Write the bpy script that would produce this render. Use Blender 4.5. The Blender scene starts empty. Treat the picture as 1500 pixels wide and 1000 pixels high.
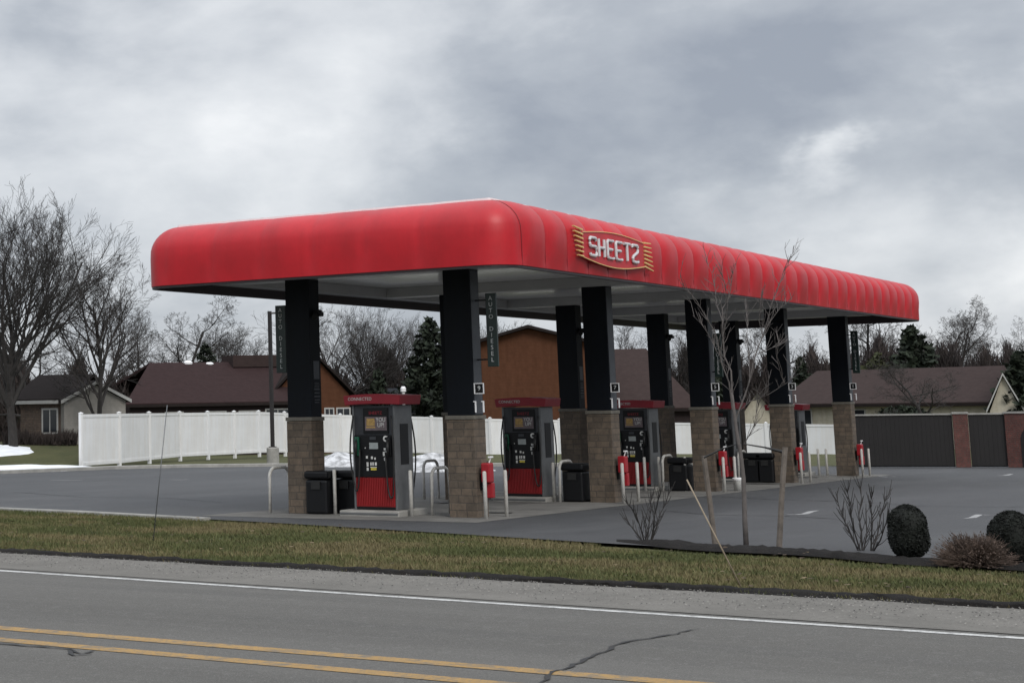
import bpy, math, random
from mathutils import Vector, Matrix, noise
R=math.radians; PI=math.pi
random.seed(7)
sc=bpy.context.scene; col=sc.collection
# ------------------------------------------------------------------ camera model (metres; z up; x runs along the canopy, y across it)
CAM=dict(f=2488.3,px=274.4,py=238.6,pit=.1402,rol=-.0166,yaw=.605,h=2.1938)
X0,Y0,SP,WD=29.51,14.14,6.928,3.511     # first front column, bay length, distance between the two rows
BX,BY=-.0166,-.0026
def G(x,y):
    x=max(-40,min(150,x)); y=max(-60,min(110,y))
    return BX*(x-X0)+BY*(y-Y0)
def ray(x,y):
    p=CAM
    r2=(x-p['px'])/p['f']; u2=-(y-p['py'])/p['f']
    cr,sr=math.cos(p['rol']),math.sin(p['rol'])
    rt=cr*r2-sr*u2; u=sr*r2+cr*u2
    cp,sp=math.cos(p['pit']),math.sin(p['pit'])
    fx=cp-sp*u; z=sp+cp*u
    c,s=math.cos(p['yaw']),math.sin(p['yaw'])
    return Vector((c*fx+s*rt,s*fx-c*rt,z))
def gp(x,y,dz=0):                         # a surveyed ground point
    X,Y,Z=ray(x,y)
    t=(-BX*X0-BY*Y0+dz-CAM['h'])/(Z-BX*X-BY*Y)
    return Vector((t*X,t*Y,CAM['h']+t*Z))
def at(x,y,D):                            # a surveyed point at horizontal distance D
    X,Y,Z=ray(x,y); t=D/math.hypot(X,Y)
    return Vector((t*X,t*Y,CAM['h']+t*Z))
# ------------------------------------------------------------------ objects
def tag(o,label=None,cat=None,group=None,kind=None):
    if label:o['label']=label
    if cat:o['category']=cat
    if group:o['group']=group
    if kind:o['kind']=kind
    return o
def empty(name,loc,label,cat,group=None,rz=0):
    o=bpy.data.objects.new(name,None); col.objects.link(o); o.location=loc; o.rotation_euler=(0,0,rz)
    o.empty_display_size=.3
    return tag(o,label,cat,group)
class MB:
    def __init__(s): s.v=[];s.f=[];s.m=[]
    def add(s,vs,fs,mi=0):
        n=len(s.v); s.v+= [tuple(v) for v in vs]; s.f+=[tuple(i+n for i in f) for f in fs]; s.m+=[mi]*len(fs); return s
    def box(s,x0,x1,y0,y1,z0,z1,mi=0,M=None):
        vs=[Vector((x,y,z)) for z in (z0,z1) for x,y in ((x0,y0),(x1,y0),(x1,y1),(x0,y1))]
        if M: vs=[M@v for v in vs]
        return s.add(vs,[(3,2,1,0),(4,5,6,7),(0,1,5,4),(1,2,6,5),(2,3,7,6),(3,0,4,7)],mi)
    def tube(s,pts,rad,n=6,mi=0,cap=True):
        pts=[Vector(p) for p in pts]
        if not isinstance(rad,(list,tuple)): rad=[rad]*len(pts)
        d=(pts[-1]-pts[0]); 
        if d.length<1e-6:d=Vector((0,0,1))
        d.normalize(); a=Vector((0,0,1)) if abs(d.z)<.8 else Vector((1,0,0))
        rings=[]; vs=[]
        for i,p in enumerate(pts):
            t=(pts[min(i+1,len(pts)-1)]-pts[max(i-1,0)])
            if t.length<1e-9:t=d
            t.normalize(); u=t.cross(a)
            if u.length<1e-3:u=t.cross(Vector((0,1,0)))
            u.normalize(); w=t.cross(u)
            for k in range(n):
                an=2*PI*k/n; vs.append(p+rad[i]*(math.cos(an)*u+math.sin(an)*w))
        fs=[]
        for i in range(len(pts)-1):
            for k in range(n):
                fs.append((i*n+k,i*n+(k+1)%n,(i+1)*n+(k+1)%n,(i+1)*n+k))
        if cap: fs.append(tuple(range(n-1,-1,-1))); fs.append(tuple((len(pts)-1)*n+k for k in range(n)))
        return s.add(vs,fs,mi)
    def lathe(s,prof,n=20,mi=0,c=(0,0,0)):
        vs=[];fs=[]
        for r,z in prof:
            for k in range(n): a=2*PI*k/n; vs.append((c[0]+r*math.cos(a),c[1]+r*math.sin(a),c[2]+z))
        for i in range(len(prof)-1):
            for k in range(n): fs.append((i*n+k,i*n+(k+1)%n,(i+1)*n+(k+1)%n,(i+1)*n+k))
        fs.append(tuple(range(n-1,-1,-1))); fs.append(tuple((len(prof)-1)*n+k for k in range(n)))
        return s.add(vs,fs,mi)
    def poly(s,pts,mi=0): return s.add(pts,[tuple(range(len(pts)))],mi)
    def prism(s,poly,a,b,axis='y',mi=0):
        n=len(poly)
        def P(u,v,t): return (t,u,v) if axis=='x' else ((u,t,v) if axis=='y' else (u,v,t))
        vs=[P(u,v,a) for u,v in poly]+[P(u,v,b) for u,v in poly]
        fs=[tuple(range(n)),tuple(range(2*n-1,n-1,-1))]+[(i,(i+1)%n,n+(i+1)%n,n+i) for i in range(n)]
        return s.add(vs,fs,mi)
    def build(s,name,mats,parent=None,smooth=False,bevel=0,off=None):
        me=bpy.data.meshes.new(name)
        vs=s.v if off is None else [(v[0]-off[0],v[1]-off[1],v[2]-off[2]) for v in s.v]
        me.from_pydata(vs,[],s.f)
        if not isinstance(mats,(list,tuple)): mats=[mats]
        for m in mats: me.materials.append(m)
        if len(mats)>1: me.polygons.foreach_set('material_index',s.m)
        if smooth: me.polygons.foreach_set('use_smooth',[True]*len(me.polygons))
        import bmesh
        if len(s.f)<20000:
            bm=bmesh.new(); bm.from_mesh(me); bmesh.ops.recalc_face_normals(bm,faces=bm.faces); bm.to_mesh(me); bm.free()
        me.update()
        o=bpy.data.objects.new(name,me); col.objects.link(o)
        if off is not None and parent is None: o.location=off
        if parent is not None: o.parent=parent
        if bevel:
            b=o.modifiers.new('bevel','BEVEL'); b.width=bevel; b.segments=2; b.limit_method='ANGLE'
        return o
def sheet(name,pts,mat,dz=0,kind='structure'):
    m=MB(); m.poly([(p[0],p[1],BX*(p[0]-X0)+BY*(p[1]-Y0)+dz) for p in pts]); o=m.build(name,mat)
    for p in o.data.polygons:
        if p.normal.z<0: o.data.flip_normals(); break
    return tag(o,kind=kind)
def ribbon(name,pts,w,mat,dz,parent=None,kind='structure',jit=0,rnd=random.Random(3)):
    m=MB(); n=len(pts); L=[];Rr=[]
    for i,p in enumerate(pts):
        a=Vector(pts[max(i-1,0)][:2]);b=Vector(pts[min(i+1,n-1)][:2]); d=(b-a).normalized(); q=Vector((-d.y,d.x))
        ww=(w[i] if isinstance(w,(list,tuple)) else w)/2
        l=Vector(p[:2])+q*ww*(1+rnd.uniform(-jit,jit)); r=Vector(p[:2])-q*ww*(1+rnd.uniform(-jit,jit))
        L.append((l.x,l.y,BX*(l.x-X0)+BY*(l.y-Y0)+dz)); Rr.append((r.x,r.y,BX*(r.x-X0)+BY*(r.y-Y0)+dz))
    m.add(L+Rr,[(i,n+i,n+i+1,i+1) for i in range(n-1)])
    o=m.build(name,mat,parent)
    if o.data.polygons[0].normal.z<0: o.data.flip_normals()
    if parent is None: tag(o,kind=kind)
    return o
def copy_tree(o,parent=None):
    c=o.copy(); col.objects.link(c); c.parent=parent
    for ch in list(o.children): copy_tree(ch,c)
    return c
def textmesh(txt,size,ext=.004,align='CENTER'):
    cu=bpy.data.curves.new('t','FONT'); cu.body=txt; cu.size=size; cu.extrude=ext; cu.align_x=align; cu.align_y='CENTER'; cu.resolution_u=3
    ob=bpy.data.objects.new('t',cu); col.objects.link(ob)
    dg=bpy.context.evaluated_depsgraph_get(); me=bpy.data.meshes.new_from_object(ob.evaluated_get(dg))
    bpy.data.objects.remove(ob); return me
def text(name,txt,size,loc,rot,mat,parent,ext=.004,sx=1,sy=1):
    me=textmesh(txt,size,ext); me.materials.clear(); me.materials.append(mat)
    M=Matrix.Translation(loc)@rot@Matrix.Diagonal((sx,sy,1,1)); me.transform(M)
    o=bpy.data.objects.new(name,me); col.objects.link(o); o.parent=parent; return o
FACE_MX=Matrix(((0,0,-1,0),(-1,0,0,0),(0,1,0,0),(0,0,0,1)))   # text on a face looking toward -x
FACE_MY=Matrix(((1,0,0,0),(0,0,-1,0),(0,1,0,0),(0,0,0,1)))    # text on a face looking toward -y
# ------------------------------------------------------------------ materials
def mat(name,c,rough=.6,metal=0,spec=.5,noise_s=0,noise_a=.15,bump=0,bump_s=40,coat=0,c2=None):
    m=bpy.data.materials.new(name); m.use_nodes=True; nt=m.node_tree; b=nt.nodes['Principled BSDF']
    b.inputs['Base Color'].default_value=(*c,1); b.inputs['Roughness'].default_value=rough; b.inputs['Metallic'].default_value=metal
    b.inputs['Specular IOR Level'].default_value=spec; b.inputs['Coat Weight'].default_value=coat; b.inputs['Coat Roughness'].default_value=.1
    tc=nt.nodes.new('ShaderNodeTexCoord')
    if noise_s:
        n=nt.nodes.new('ShaderNodeTexNoise'); n.inputs['Scale'].default_value=noise_s; n.inputs['Detail'].default_value=6; n.inputs['Roughness'].default_value=.65
        nt.links.new(tc.outputs['Object'],n.inputs['Vector'])
        r=nt.nodes.new('ShaderNodeValToRGB'); r.color_ramp.elements[0].position=.3; r.color_ramp.elements[1].position=.7
        k=1-noise_a; r.color_ramp.elements[0].color=(c[0]*k,c[1]*k,c[2]*k,1)
        d=c2 if c2 else tuple(min(1,x*(1+noise_a)) for x in c); r.color_ramp.elements[1].color=(*d,1)
        nt.links.new(n.outputs['Fac'],r.inputs['Fac']); nt.links.new(r.outputs['Color'],b.inputs['Base Color'])
    if bump:
        n2=nt.nodes.new('ShaderNodeTexNoise'); n2.inputs['Scale'].default_value=bump_s; n2.inputs['Detail'].default_value=5
        nt.links.new(tc.outputs['Object'],n2.inputs['Vector'])
        bp=nt.nodes.new('ShaderNodeBump'); bp.inputs['Strength'].default_value=bump; bp.inputs['Distance'].default_value=.02
        nt.links.new(n2.outputs['Fac'],bp.inputs['Height']); nt.links.new(bp.outputs['Normal'],b.inputs['Normal'])
    return m
def N(nt,t,**k):
    n=nt.nodes.new(t)
    for a,v in k.items():
        if a.startswith('i_'): n.inputs[a[2:].replace('_',' ')].default_value=v
        else: setattr(n,a,v)
    return n
def ramp(nt,pts,fac):
    r=nt.nodes.new('ShaderNodeValToRGB'); e=r.color_ramp.elements
    while len(e)<len(pts): e.new(.5)
    for i,(p,c) in enumerate(pts): e[i].position=p; e[i].color=(*c,1) if len(c)==3 else c
    nt.links.new(fac,r.inputs['Fac']); return r.outputs['Color']
def ground_mat(name,layers,rough=.85,bump=.5,bscale=60,stretch=None,spec=.3):
    """layers: list of (scale, detail, pos0, pos1, colA, colB) the first is the base, later ones (scale,detail,p0,p1,col,amount)"""
    m=bpy.data.materials.new(name); m.use_nodes=True; nt=m.node_tree; b=nt.nodes['Principled BSDF']
    tc=N(nt,'ShaderNodeTexCoord'); mp=N(nt,'ShaderNodeMapping')
    if stretch: mp.inputs['Scale'].default_value=stretch
    nt.links.new(tc.outputs['Object'],mp.inputs['Vector'])
    s,d,p0,p1,a,c=layers[0]
    n=N(nt,'ShaderNodeTexNoise',i_Scale=s,i_Detail=d,i_Roughness=.65); nt.links.new(mp.outputs['Vector'],n.inputs['Vector'])
    cur=ramp(nt,[(p0,a),(p1,c)],n.outputs['Fac'])
    for s,d,p0,p1,c,am in layers[1:]:
        n=N(nt,'ShaderNodeTexNoise',i_Scale=s,i_Detail=d,i_Roughness=.6); nt.links.new((tc if s>5 else mp).outputs['Object' if s>5 else 'Vector'],n.inputs['Vector'])
        f=ramp(nt,[(p0,(0,0,0)),(p1,(am,am,am))],n.outputs['Fac'])
        mx=N(nt,'ShaderNodeMix',data_type='RGBA'); nt.links.new(f,mx.inputs['Factor']); nt.links.new(cur,mx.inputs['A']); mx.inputs['B'].default_value=(*c,1)
        cur=mx.outputs['Result']
    nt.links.new(cur,b.inputs['Base Color']); b.inputs['Roughness'].default_value=rough; b.inputs['Specular IOR Level'].default_value=spec
    n2=N(nt,'ShaderNodeTexNoise',i_Scale=bscale,i_Detail=8,i_Roughness=.7); nt.links.new(tc.outputs['Object'],n2.inputs['Vector'])
    bp=N(nt,'ShaderNodeBump',i_Strength=bump,i_Distance=.015); nt.links.new(n2.outputs['Fac'],bp.inputs['Height']); nt.links.new(bp.outputs['Normal'],b.inputs['Normal'])
    return m
def brick_mat(name,c1,c2,mortar,bw,bh,rough=.85,ms=.012):
    m=bpy.data.materials.new(name); m.use_nodes=True; nt=m.node_tree; b=nt.nodes['Principled BSDF']
    tc=N(nt,'ShaderNodeTexCoord'); sx=N(nt,'ShaderNodeSeparateXYZ'); nt.links.new(tc.outputs['Object'],sx.inputs[0])
    ad=N(nt,'ShaderNodeMath',operation='ADD'); nt.links.new(sx.outputs[0],ad.inputs[0]); nt.links.new(sx.outputs[1],ad.inputs[1])
    cb=N(nt,'ShaderNodeCombineXYZ'); nt.links.new(ad.outputs[0],cb.inputs[0]); nt.links.new(sx.outputs[2],cb.inputs[1])
    br=N(nt,'ShaderNodeTexBrick',i_Scale=1,i_Brick_Width=bw,i_Row_Height=bh,i_Mortar_Size=ms,i_Bias=0.,i_Mortar_Smooth=.3)
    br.inputs['Color1'].default_value=(*c1,1); br.inputs['Color2'].default_value=(*c2,1); br.inputs['Mortar'].default_value=(*mortar,1)
    br.offset_frequency=2; br.squash=.7; br.squash_frequency=3
    nt.links.new(cb.outputs[0],br.inputs['Vector'])
    n=N(nt,'ShaderNodeTexNoise',i_Scale=5,i_Detail=6,i_Roughness=.7); nt.links.new(tc.outputs['Object'],n.inputs['Vector'])
    mx=N(nt,'ShaderNodeMix',data_type='RGBA',blend_type='MULTIPLY'); mx.inputs['Factor'].default_value=1
    nt.links.new(br.outputs['Color'],mx.inputs['A']); nt.links.new(ramp(nt,[(.25,(.55,.55,.55)),(.75,(1.3,1.25,1.2))],n.outputs['Fac']),mx.inputs['B'])
    nt.links.new(mx.outputs['Result'],b.inputs['Base Color']); b.inputs['Roughness'].default_value=rough
    bp=N(nt,'ShaderNodeBump',i_Strength=.8,i_Distance=.015); iv=N(nt,'ShaderNodeMath',operation='SUBTRACT'); iv.inputs[0].default_value=1
    nt.links.new(br.outputs['Fac'],iv.inputs[1]); ad2=N(nt,'ShaderNodeMath',operation='ADD'); nt.links.new(iv.outputs[0],ad2.inputs[0]); nt.links.new(n.outputs['Fac'],ad2.inputs[1])
    nt.links.new(ad2.outputs[0],bp.inputs['Height']); nt.links.new(bp.outputs['Normal'],b.inputs['Normal'])
    return m
def wave_mat(name,c,axis,scale,depth=.3,rough=.5,dark=.8,noise_s=3):
    """lap siding, ribbed panels, shingle courses"""
    m=bpy.data.materials.new(name); m.use_nodes=True; nt=m.node_tree; b=nt.nodes['Principled BSDF']
    tc=N(nt,'ShaderNodeTexCoord'); w=N(nt,'ShaderNodeTexWave',i_Scale=scale,bands_direction=axis,wave_profile='SAW',i_Distortion=0)
    nt.links.new(tc.outputs['Object'],w.inputs['Vector'])
    n=N(nt,'ShaderNodeTexNoise',i_Scale=noise_s,i_Detail=5,i_Roughness=.7); nt.links.new(tc.outputs['Object'],n.inputs['Vector'])
    k=ramp(nt,[(0,(dark,)*3),(.12,(1,1,1)),(1,(.95,.95,.95))],w.outputs['Fac'])
    q=ramp(nt,[(.3,tuple(x*.82 for x in c)),(.7,tuple(min(1,x*1.12) for x in c))],n.outputs['Fac'])
    mx=N(nt,'ShaderNodeMix',data_type='RGBA',blend_type='MULTIPLY'); mx.inputs['Factor'].default_value=1
    nt.links.new(q,mx.inputs['A']); nt.links.new(k,mx.inputs['B']); nt.links.new(mx.outputs['Result'],b.inputs['Base Color'])
    bp=N(nt,'ShaderNodeBump',i_Strength=depth,i_Distance=.02); nt.links.new(w.outputs['Fac'],bp.inputs['Height']); nt.links.new(bp.outputs['Normal'],b.inputs['Normal'])
    b.inputs['Roughness'].default_value=rough; b.inputs['Specular IOR Level'].default_value=.12
    return m
def streaks(m,lo,sc_=(3.2,3.2,.35)):
    """rain streaks and grime running down the surface"""
    nt=m.node_tree; b=nt.nodes['Principled BSDF']; src=b.inputs['Base Color'].links[0].from_socket
    tc=N(nt,'ShaderNodeTexCoord'); mp=N(nt,'ShaderNodeMapping'); mp.inputs['Scale'].default_value=sc_; nt.links.new(tc.outputs['Object'],mp.inputs['Vector'])
    n=N(nt,'ShaderNodeTexNoise',i_Scale=1,i_Detail=8,i_Roughness=.7); nt.links.new(mp.outputs['Vector'],n.inputs['Vector'])
    mx=N(nt,'ShaderNodeMix',data_type='RGBA',blend_type='MULTIPLY'); mx.inputs['Factor'].default_value=1
    nt.links.new(src,mx.inputs['A']); nt.links.new(ramp(nt,[(.32,(lo,lo*.97,lo*.93)),(.6,(1,1,1))],n.outputs['Fac']),mx.inputs['B']); nt.links.new(mx.outputs['Result'],b.inputs['Base Color'])
M={}
M['red']=mat('red_vinyl',(.46,.004,.012),.46,spec=.42,coat=.18,noise_s=.9,noise_a=.16,bump=.14,bump_s=3.2)
M['red'].node_tree.nodes['Principled BSDF'].inputs['Coat Roughness'].default_value=.45
streaks(M['red'],.88); 
M['seam']=mat('seam_red',(.20,.006,.012),.5,noise_s=2,noise_a=.2)
M['red2']=mat('red_plastic',(.30,.008,.015),.4,noise_s=6,noise_a=.12)
M['darkred']=mat('red_ribbed',(.26,.010,.012),.45,noise_s=4,noise_a=.15)
M['topper']=mat('topper_red',(.26,.008,.02),.45,noise_s=4,noise_a=.1)
M['navy']=mat('navy_metal',(.0022,.0044,.0085),.55,spec=.2,noise_s=2.5,noise_a=.25)
M['navyside']=mat('column_side_grey',(.05,.055,.065),.5,noise_s=9,noise_a=.2)  # lighter grey for the columns' side faces and the back column lettering
M['black']=mat('black_plastic',(.0025,.0028,.004),.5,spec=.35,noise_s=12,noise_a=.2)
M['rubber']=mat('hose_rubber',(.012,.012,.012),.55,noise_s=20,noise_a=.2)
M['gutter']=mat('dark_trim',(.02,.012,.014),.5,noise_s=3,noise_a=.2)
M['grey']=mat('grey_metal',(.145,.15,.155),.45,metal=.4,noise_s=5,noise_a=.15)
M['greyd']=mat('grey_dark_metal',(.045,.048,.055),.45,metal=.3,noise_s=5,noise_a=.2)
M['white']=mat('white_vinyl',(.74,.75,.76),.5,noise_s=.9,noise_a=.06,bump=.03)
M['offwhite']=mat('painted_pipe',(.62,.61,.58),.5,noise_s=9,noise_a=.22,bump=.1,bump_s=60)
M['logoletter']=mat('logo_letter_grey',(.60,.60,.61),.4,noise_s=6,noise_a=.1)
M['letter']=mat('letter_white',(.85,.85,.86),.35,noise_s=8,noise_a=.06)
M['gold']=mat('logo_gold',(.72,.50,.20),.5,noise_s=8,noise_a=.1)
M['panelred']=mat('logo_panel_red',(.36,.03,.045),.5,coat=.5,noise_s=3,noise_a=.15)
M['signtext']=mat('sign_text',(.62,.64,.64),.5,noise_s=10,noise_a=.2)
M['green']=mat('sign_green',(.006,.022,.018),.35,noise_s=4,noise_a=.2)
M['pumpgreen']=mat('diesel_green',(.01,.10,.055),.4,noise_s=4,noise_a=.2)
M['screen']=mat('lcd_screen',(.30,.33,.33),.2,noise_s=14,noise_a=.15)
M['label']=mat('paper_label',(.62,.62,.60),.6,noise_s=14,noise_a=.25)
M['yellow']=mat('yellow_label',(.55,.45,.06),.6,noise_s=14,noise_a=.2)
M['bun']=mat('poster_bun',(.42,.27,.09),.6,noise_s=25,noise_a=.5)
M['poster']=mat('poster_ground',(.14,.11,.12),.5,noise_s=12,noise_a=.3)
M['concrete']=ground_mat('concrete',[(1.2,8,.3,.7,(.125,.121,.113),(.205,.198,.184)),(.5,5,.5,.70,(.070,.068,.065),.65),(70,2,.6,.75,(.09,.09,.085),.35)],.85,.35,50)
M['kerb']=ground_mat('kerb_concrete',[(2.2,8,.3,.7,(.24,.235,.22),(.38,.37,.345)),(40,2,.6,.75,(.14,.14,.13),.35)],.85,.35,50)
M['lot']=ground_mat('lot_asphalt',[(.16,6,.3,.72,(.040,.041,.043),(.064,.0655,.069)),(.5,7,.52,.75,(.092,.093,.094),.6),(1.6,7,.54,.72,(.034,.035,.037),.55),(150,1,.6,.72,(.17,.17,.17),.3)],.72,.45,120,(.35,1,1),.45)
M['road']=ground_mat('road_asphalt',[(.5,7,.3,.7,(.088,.085,.078),(.140,.135,.125)),(1.4,6,.55,.78,(.075,.074,.072),.45),(9,6,.55,.72,(.185,.18,.172),.35),(26,3,.60,.70,(.055,.055,.054),.5),(75,1,.56,.68,(.26,.25,.235),.45)],.88,.7,95,(1,.05,1))
M['shoulder']=ground_mat('gravel_shoulder',[(1.1,8,.3,.7,(.140,.133,.120),(.200,.190,.172)),(10,5,.54,.70,(.115,.11,.10),.5),(45,2,.6,.68,(.05,.047,.044),.5),(110,1,.6,.7,(.32,.31,.29),.3)],.92,.8,70)
M['grass']=ground_mat('grass_soil',[(.35,7,.35,.65,(.048,.054,.020),(.088,.088,.034)),(1.3,6,.5,.72,(.085,.074,.035),.6),(14,5,.5,.75,(.018,.018,.010),.6),(60,3,.55,.75,(.12,.11,.06),.35)],.95,1,40)
M['mulch']=ground_mat('mulch',[(6,8,.3,.7,(.004,.0035,.0035),(.011,.009,.008)),(60,2,.55,.7,(.05,.04,.03),.4)],.95,1,60)
def worn(name,c,under,am=.55):
    return ground_mat(name,[(3,8,.25,.75,tuple(x*.80 for x in c),c),(7,8,.50,.64,under,am),(40,4,.50,.66,under,am)],.8,.5,95)
M['wline']=worn('white_line_paint',(.60,.60,.585),(.16,.155,.15),.6)
M['yline']=worn('yellow_line_paint',(.40,.25,.095),(.16,.145,.12),.8)
M['wmark']=worn('faded_marking_paint',(.42,.42,.42),(.12,.12,.12),.6)
M['crack']=mat('crack_tar',(.012,.012,.012),.7,noise_s=10,noise_a=.3)
M['stone']=brick_mat('stone_veneer',(.150,.117,.088),(.095,.078,.062),(.088,.076,.064),.31,.135,ms=.009)
M['stonecap']=mat('stone_cap',(.135,.125,.105),.8,noise_s=6,noise_a=.25,bump=.3)
M['redbrick']=brick_mat('red_brick',(.125,.043,.036),(.095,.036,.031),(.09,.06,.052),.22,.075)
M['bark']=mat('bark',(.027,.024,.0225),.9,noise_s=6,noise_a=.35)
M['twig']=mat('twig',(.034,.030,.028),.9,noise_s=3,noise_a=.3)
M['ybark']=mat('young_bark',(.105,.093,.088),.85,noise_s=9,noise_a=.3)
M['stakewood']=mat('stake_wood',(.135,.115,.098),.85,noise_s=5,noise_a=.35,bump=.3)
M['pine']=mat('pine_needles',(.006,.010,.007),.9,noise_s=1.2,noise_a=.5,c2=(.022,.034,.016))
M['pinel']=mat('olive_needles',(.040,.045,.016),.9,noise_s=1.2,noise_a=.4)
M['box']=mat('boxwood_leaf',(.0045,.0065,.004),.85,noise_s=5,noise_a=.5)
M['rust']=mat('brown_twigs',(.10,.070,.055),.9,noise_s=5,noise_a=.4)
M['brush']=mat('brush',(.026,.021,.021),.95,noise_s=.3,noise_a=.4,c2=(.046,.034,.030))
M['snow']=mat('snow',(.80,.82,.85),.6,noise_s=1.5,noise_a=.12,bump=.4,bump_s=9)
M['dsnow']=mat('dirty_snow',(.10,.095,.09),.8,noise_s=2.2,noise_a=.6,bump=.5,bump_s=9,c2=(.75,.76,.78))
M['roofred']=wave_mat('roof_shingle_maroon',(.036,.0215,.0215),'Z',3.2,.4,.9,.75)
M['roofbrown']=wave_mat('roof_shingle_brown',(.048,.034,.032),'Z',3.2,.4,.9,.75)
M['roofgrey']=wave_mat('roof_shingle_slate',(.030,.032,.037),'Z',3.2,.4,.9,.75)
M['roofdark']=wave_mat('roof_shingle_dark',(.024,.019,.018),'Z',3.2,.4,.9,.75)
M['orange']=wave_mat('orange_siding',(.098,.043,.024),'Z',1.6,.25,.85,.86)
M['darkwall']=wave_mat('dark_siding',(.035,.026,.026),'Z',2,.25,.85,.86)
M['beige']=wave_mat('beige_siding',(.30,.285,.26),'Z',2.5,.25,.85,.8)
M['brownwall']=brick_mat('brown_brick',(.115,.082,.062),(.07,.052,.042),(.12,.105,.09),.25,.09)
M['cream']=wave_mat('cream_siding',(.47,.44,.36),'Z',2.5,.25,.85,.82)
M['glass']=mat('window_glass',(.02,.024,.03),.08,spec=.8)
M['frame']=mat('window_frame',(.40,.40,.385),.5,noise_s=6,noise_a=.1)
M['darkfence']=mat('dark_slats',(.0085,.0073,.0075),.7,noise_s=2,noise_a=.15)
M['bronze']=mat('bronze_pole',(.016,.013,.013),.45,noise_s=3,noise_a=.2)
M['leaf']=mat('dead_leaf',(.055,.035,.02),.9,noise_s=3,noise_a=.5)
M['pale']=mat('pale_rod',(.27,.22,.16),.7,noise_s=8,noise_a=.2)
M['stain']=mat('oil_stain',(.030,.029,.028),.6,noise_s=8,noise_a=.4,c2=(.075,.073,.07))
M['soffit']=None
streaks(M['white'],.94); streaks(M['navy'],.6); streaks(M['offwhite'],.7,(9,9,1.5)); streaks(M['cream'],.85); streaks(M['orange'],.85); streaks(M['darkfence'],.7)
def soffit_mat():
    m=bpy.data.materials.new('soffit_panel'); m.use_nodes=True; nt=m.node_tree; b=nt.nodes['Principled BSDF']
    tc=N(nt,'ShaderNodeTexCoord'); w=N(nt,'ShaderNodeTexWave',i_Scale=1.05,bands_direction='Y',wave_profile='SAW'); nt.links.new(tc.outputs['Object'],w.inputs['Vector'])
    n=N(nt,'ShaderNodeTexNoise',i_Scale=.8,i_Detail=4); nt.links.new(tc.outputs['Object'],n.inputs['Vector'])
    k=ramp(nt,[(0,(.35,.35,.35)),(.05,(1,1,1))],w.outputs['Fac']); q=ramp(nt,[(.3,(.78,.78,.78)),(.7,(.86,.86,.855))],n.outputs['Fac'])
    mx=N(nt,'ShaderNodeMix',data_type='RGBA',blend_type='MULTIPLY'); mx.inputs['Factor'].default_value=1
    nt.links.new(q,mx.inputs['A']); nt.links.new(k,mx.inputs['B']); nt.links.new(mx.outputs['Result'],b.inputs['Base Color'])
    b.inputs['Roughness'].default_value=.2; b.inputs['Specular IOR Level'].default_value=.6
    bp=N(nt,'ShaderNodeBump',i_Strength=.1,i_Distance=.004); nt.links.new(w.outputs['Fac'],bp.inputs['Height']); nt.links.new(bp.outputs['Normal'],b.inputs['Normal'])
    return m
M['soffit']=soffit_mat()
M['beam']=mat('beam_cladding',(.42,.42,.425),.35,spec=.5,noise_s=1,noise_a=.08)
# ------------------------------------------------------------------ camera
cd=bpy.data.cameras.new('camera'); cam=bpy.data.objects.new('camera',cd); col.objects.link(cam); sc.camera=cam
cd.sensor_width=36; cd.lens=CAM['f']/1500*36; cd.shift_x=(750-CAM['px'])/1500; cd.shift_y=(CAM['py']-500)/1500
cd.clip_end=3000; cd.clip_start=.1
def setcam():
    p=CAM; c,s=math.cos(p['yaw']),math.sin(p['yaw']); cp,sp=math.cos(p['pit']),math.sin(p['pit']); cr,sr=math.cos(p['rol']),math.sin(p['rol'])
    F=Vector((cp*c,cp*s,sp)); U=Vector((-sp*c,-sp*s,cp)); Rt=Vector((s,-c,0))
    r=cr*Rt+sr*U; u=-sr*Rt+cr*U; b=-F
    cam.matrix_world=Matrix(((r.x,u.x,b.x,0),(r.y,u.y,b.y,0),(r.z,u.z,b.z,p['h']),(0,0,0,1)))
setcam()
# ------------------------------------------------------------------ light and sky
SUN_EL,SUN_AZ=R(40),math.atan2(-.74,-.62)     # direction TO the sun, measured from +x
sd=Vector((math.cos(SUN_EL)*math.cos(SUN_AZ),math.cos(SUN_EL)*math.sin(SUN_AZ),math.sin(SUN_EL)))
sl=bpy.data.lights.new('sun','SUN'); sl.energy=1.5; sl.angle=R(24); sl.color=(1,.96,.90)
so=bpy.data.objects.new('sun',sl); col.objects.link(so); so.rotation_euler=(-sd).to_track_quat('-Z','Y').to_euler()
w=bpy.data.worlds.new('World'); sc.world=w; w.use_nodes=True; nt=w.node_tree
for n in list(nt.nodes): nt.nodes.remove(n)
out=N(nt,'ShaderNodeOutputWorld'); sky=N(nt,'ShaderNodeTexSky',sky_type='NISHITA'); sky.sun_disc=False
sky.sun_elevation=SUN_EL; sky.sun_rotation=PI/2-SUN_AZ
bgS=N(nt,'ShaderNodeBackground',i_Strength=.08); nt.links.new(sky.outputs[0],bgS.inputs['Color'])
tc=N(nt,'ShaderNodeTexCoord'); sx=N(nt,'ShaderNodeSeparateXYZ'); nt.links.new(tc.outputs['Generated'],sx.inputs[0])
def Mth(op,a,b=None,c=None):
    n=N(nt,'ShaderNodeMath',operation=op)
    for i,v in enumerate((a,b,c)):
        if v is None: continue
        if isinstance(v,(int,float)): n.inputs[i].default_value=v
        else: nt.links.new(v,n.inputs[i])
    return n.outputs[0]
def VM(op,a,b):
    n=N(nt,'ShaderNodeVectorMath',operation=op)
    for i,v in enumerate((a,b)):
        if isinstance(v,(tuple,Vector)): n.inputs[i].default_value=tuple(v)
        else: nt.links.new(v,n.inputs[i])
    return n.outputs['Value' if op in('DISTANCE','LENGTH','DOT_PRODUCT') else 'Vector']
zz=Mth('MAXIMUM',sx.outputs[2],0.0)
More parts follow.
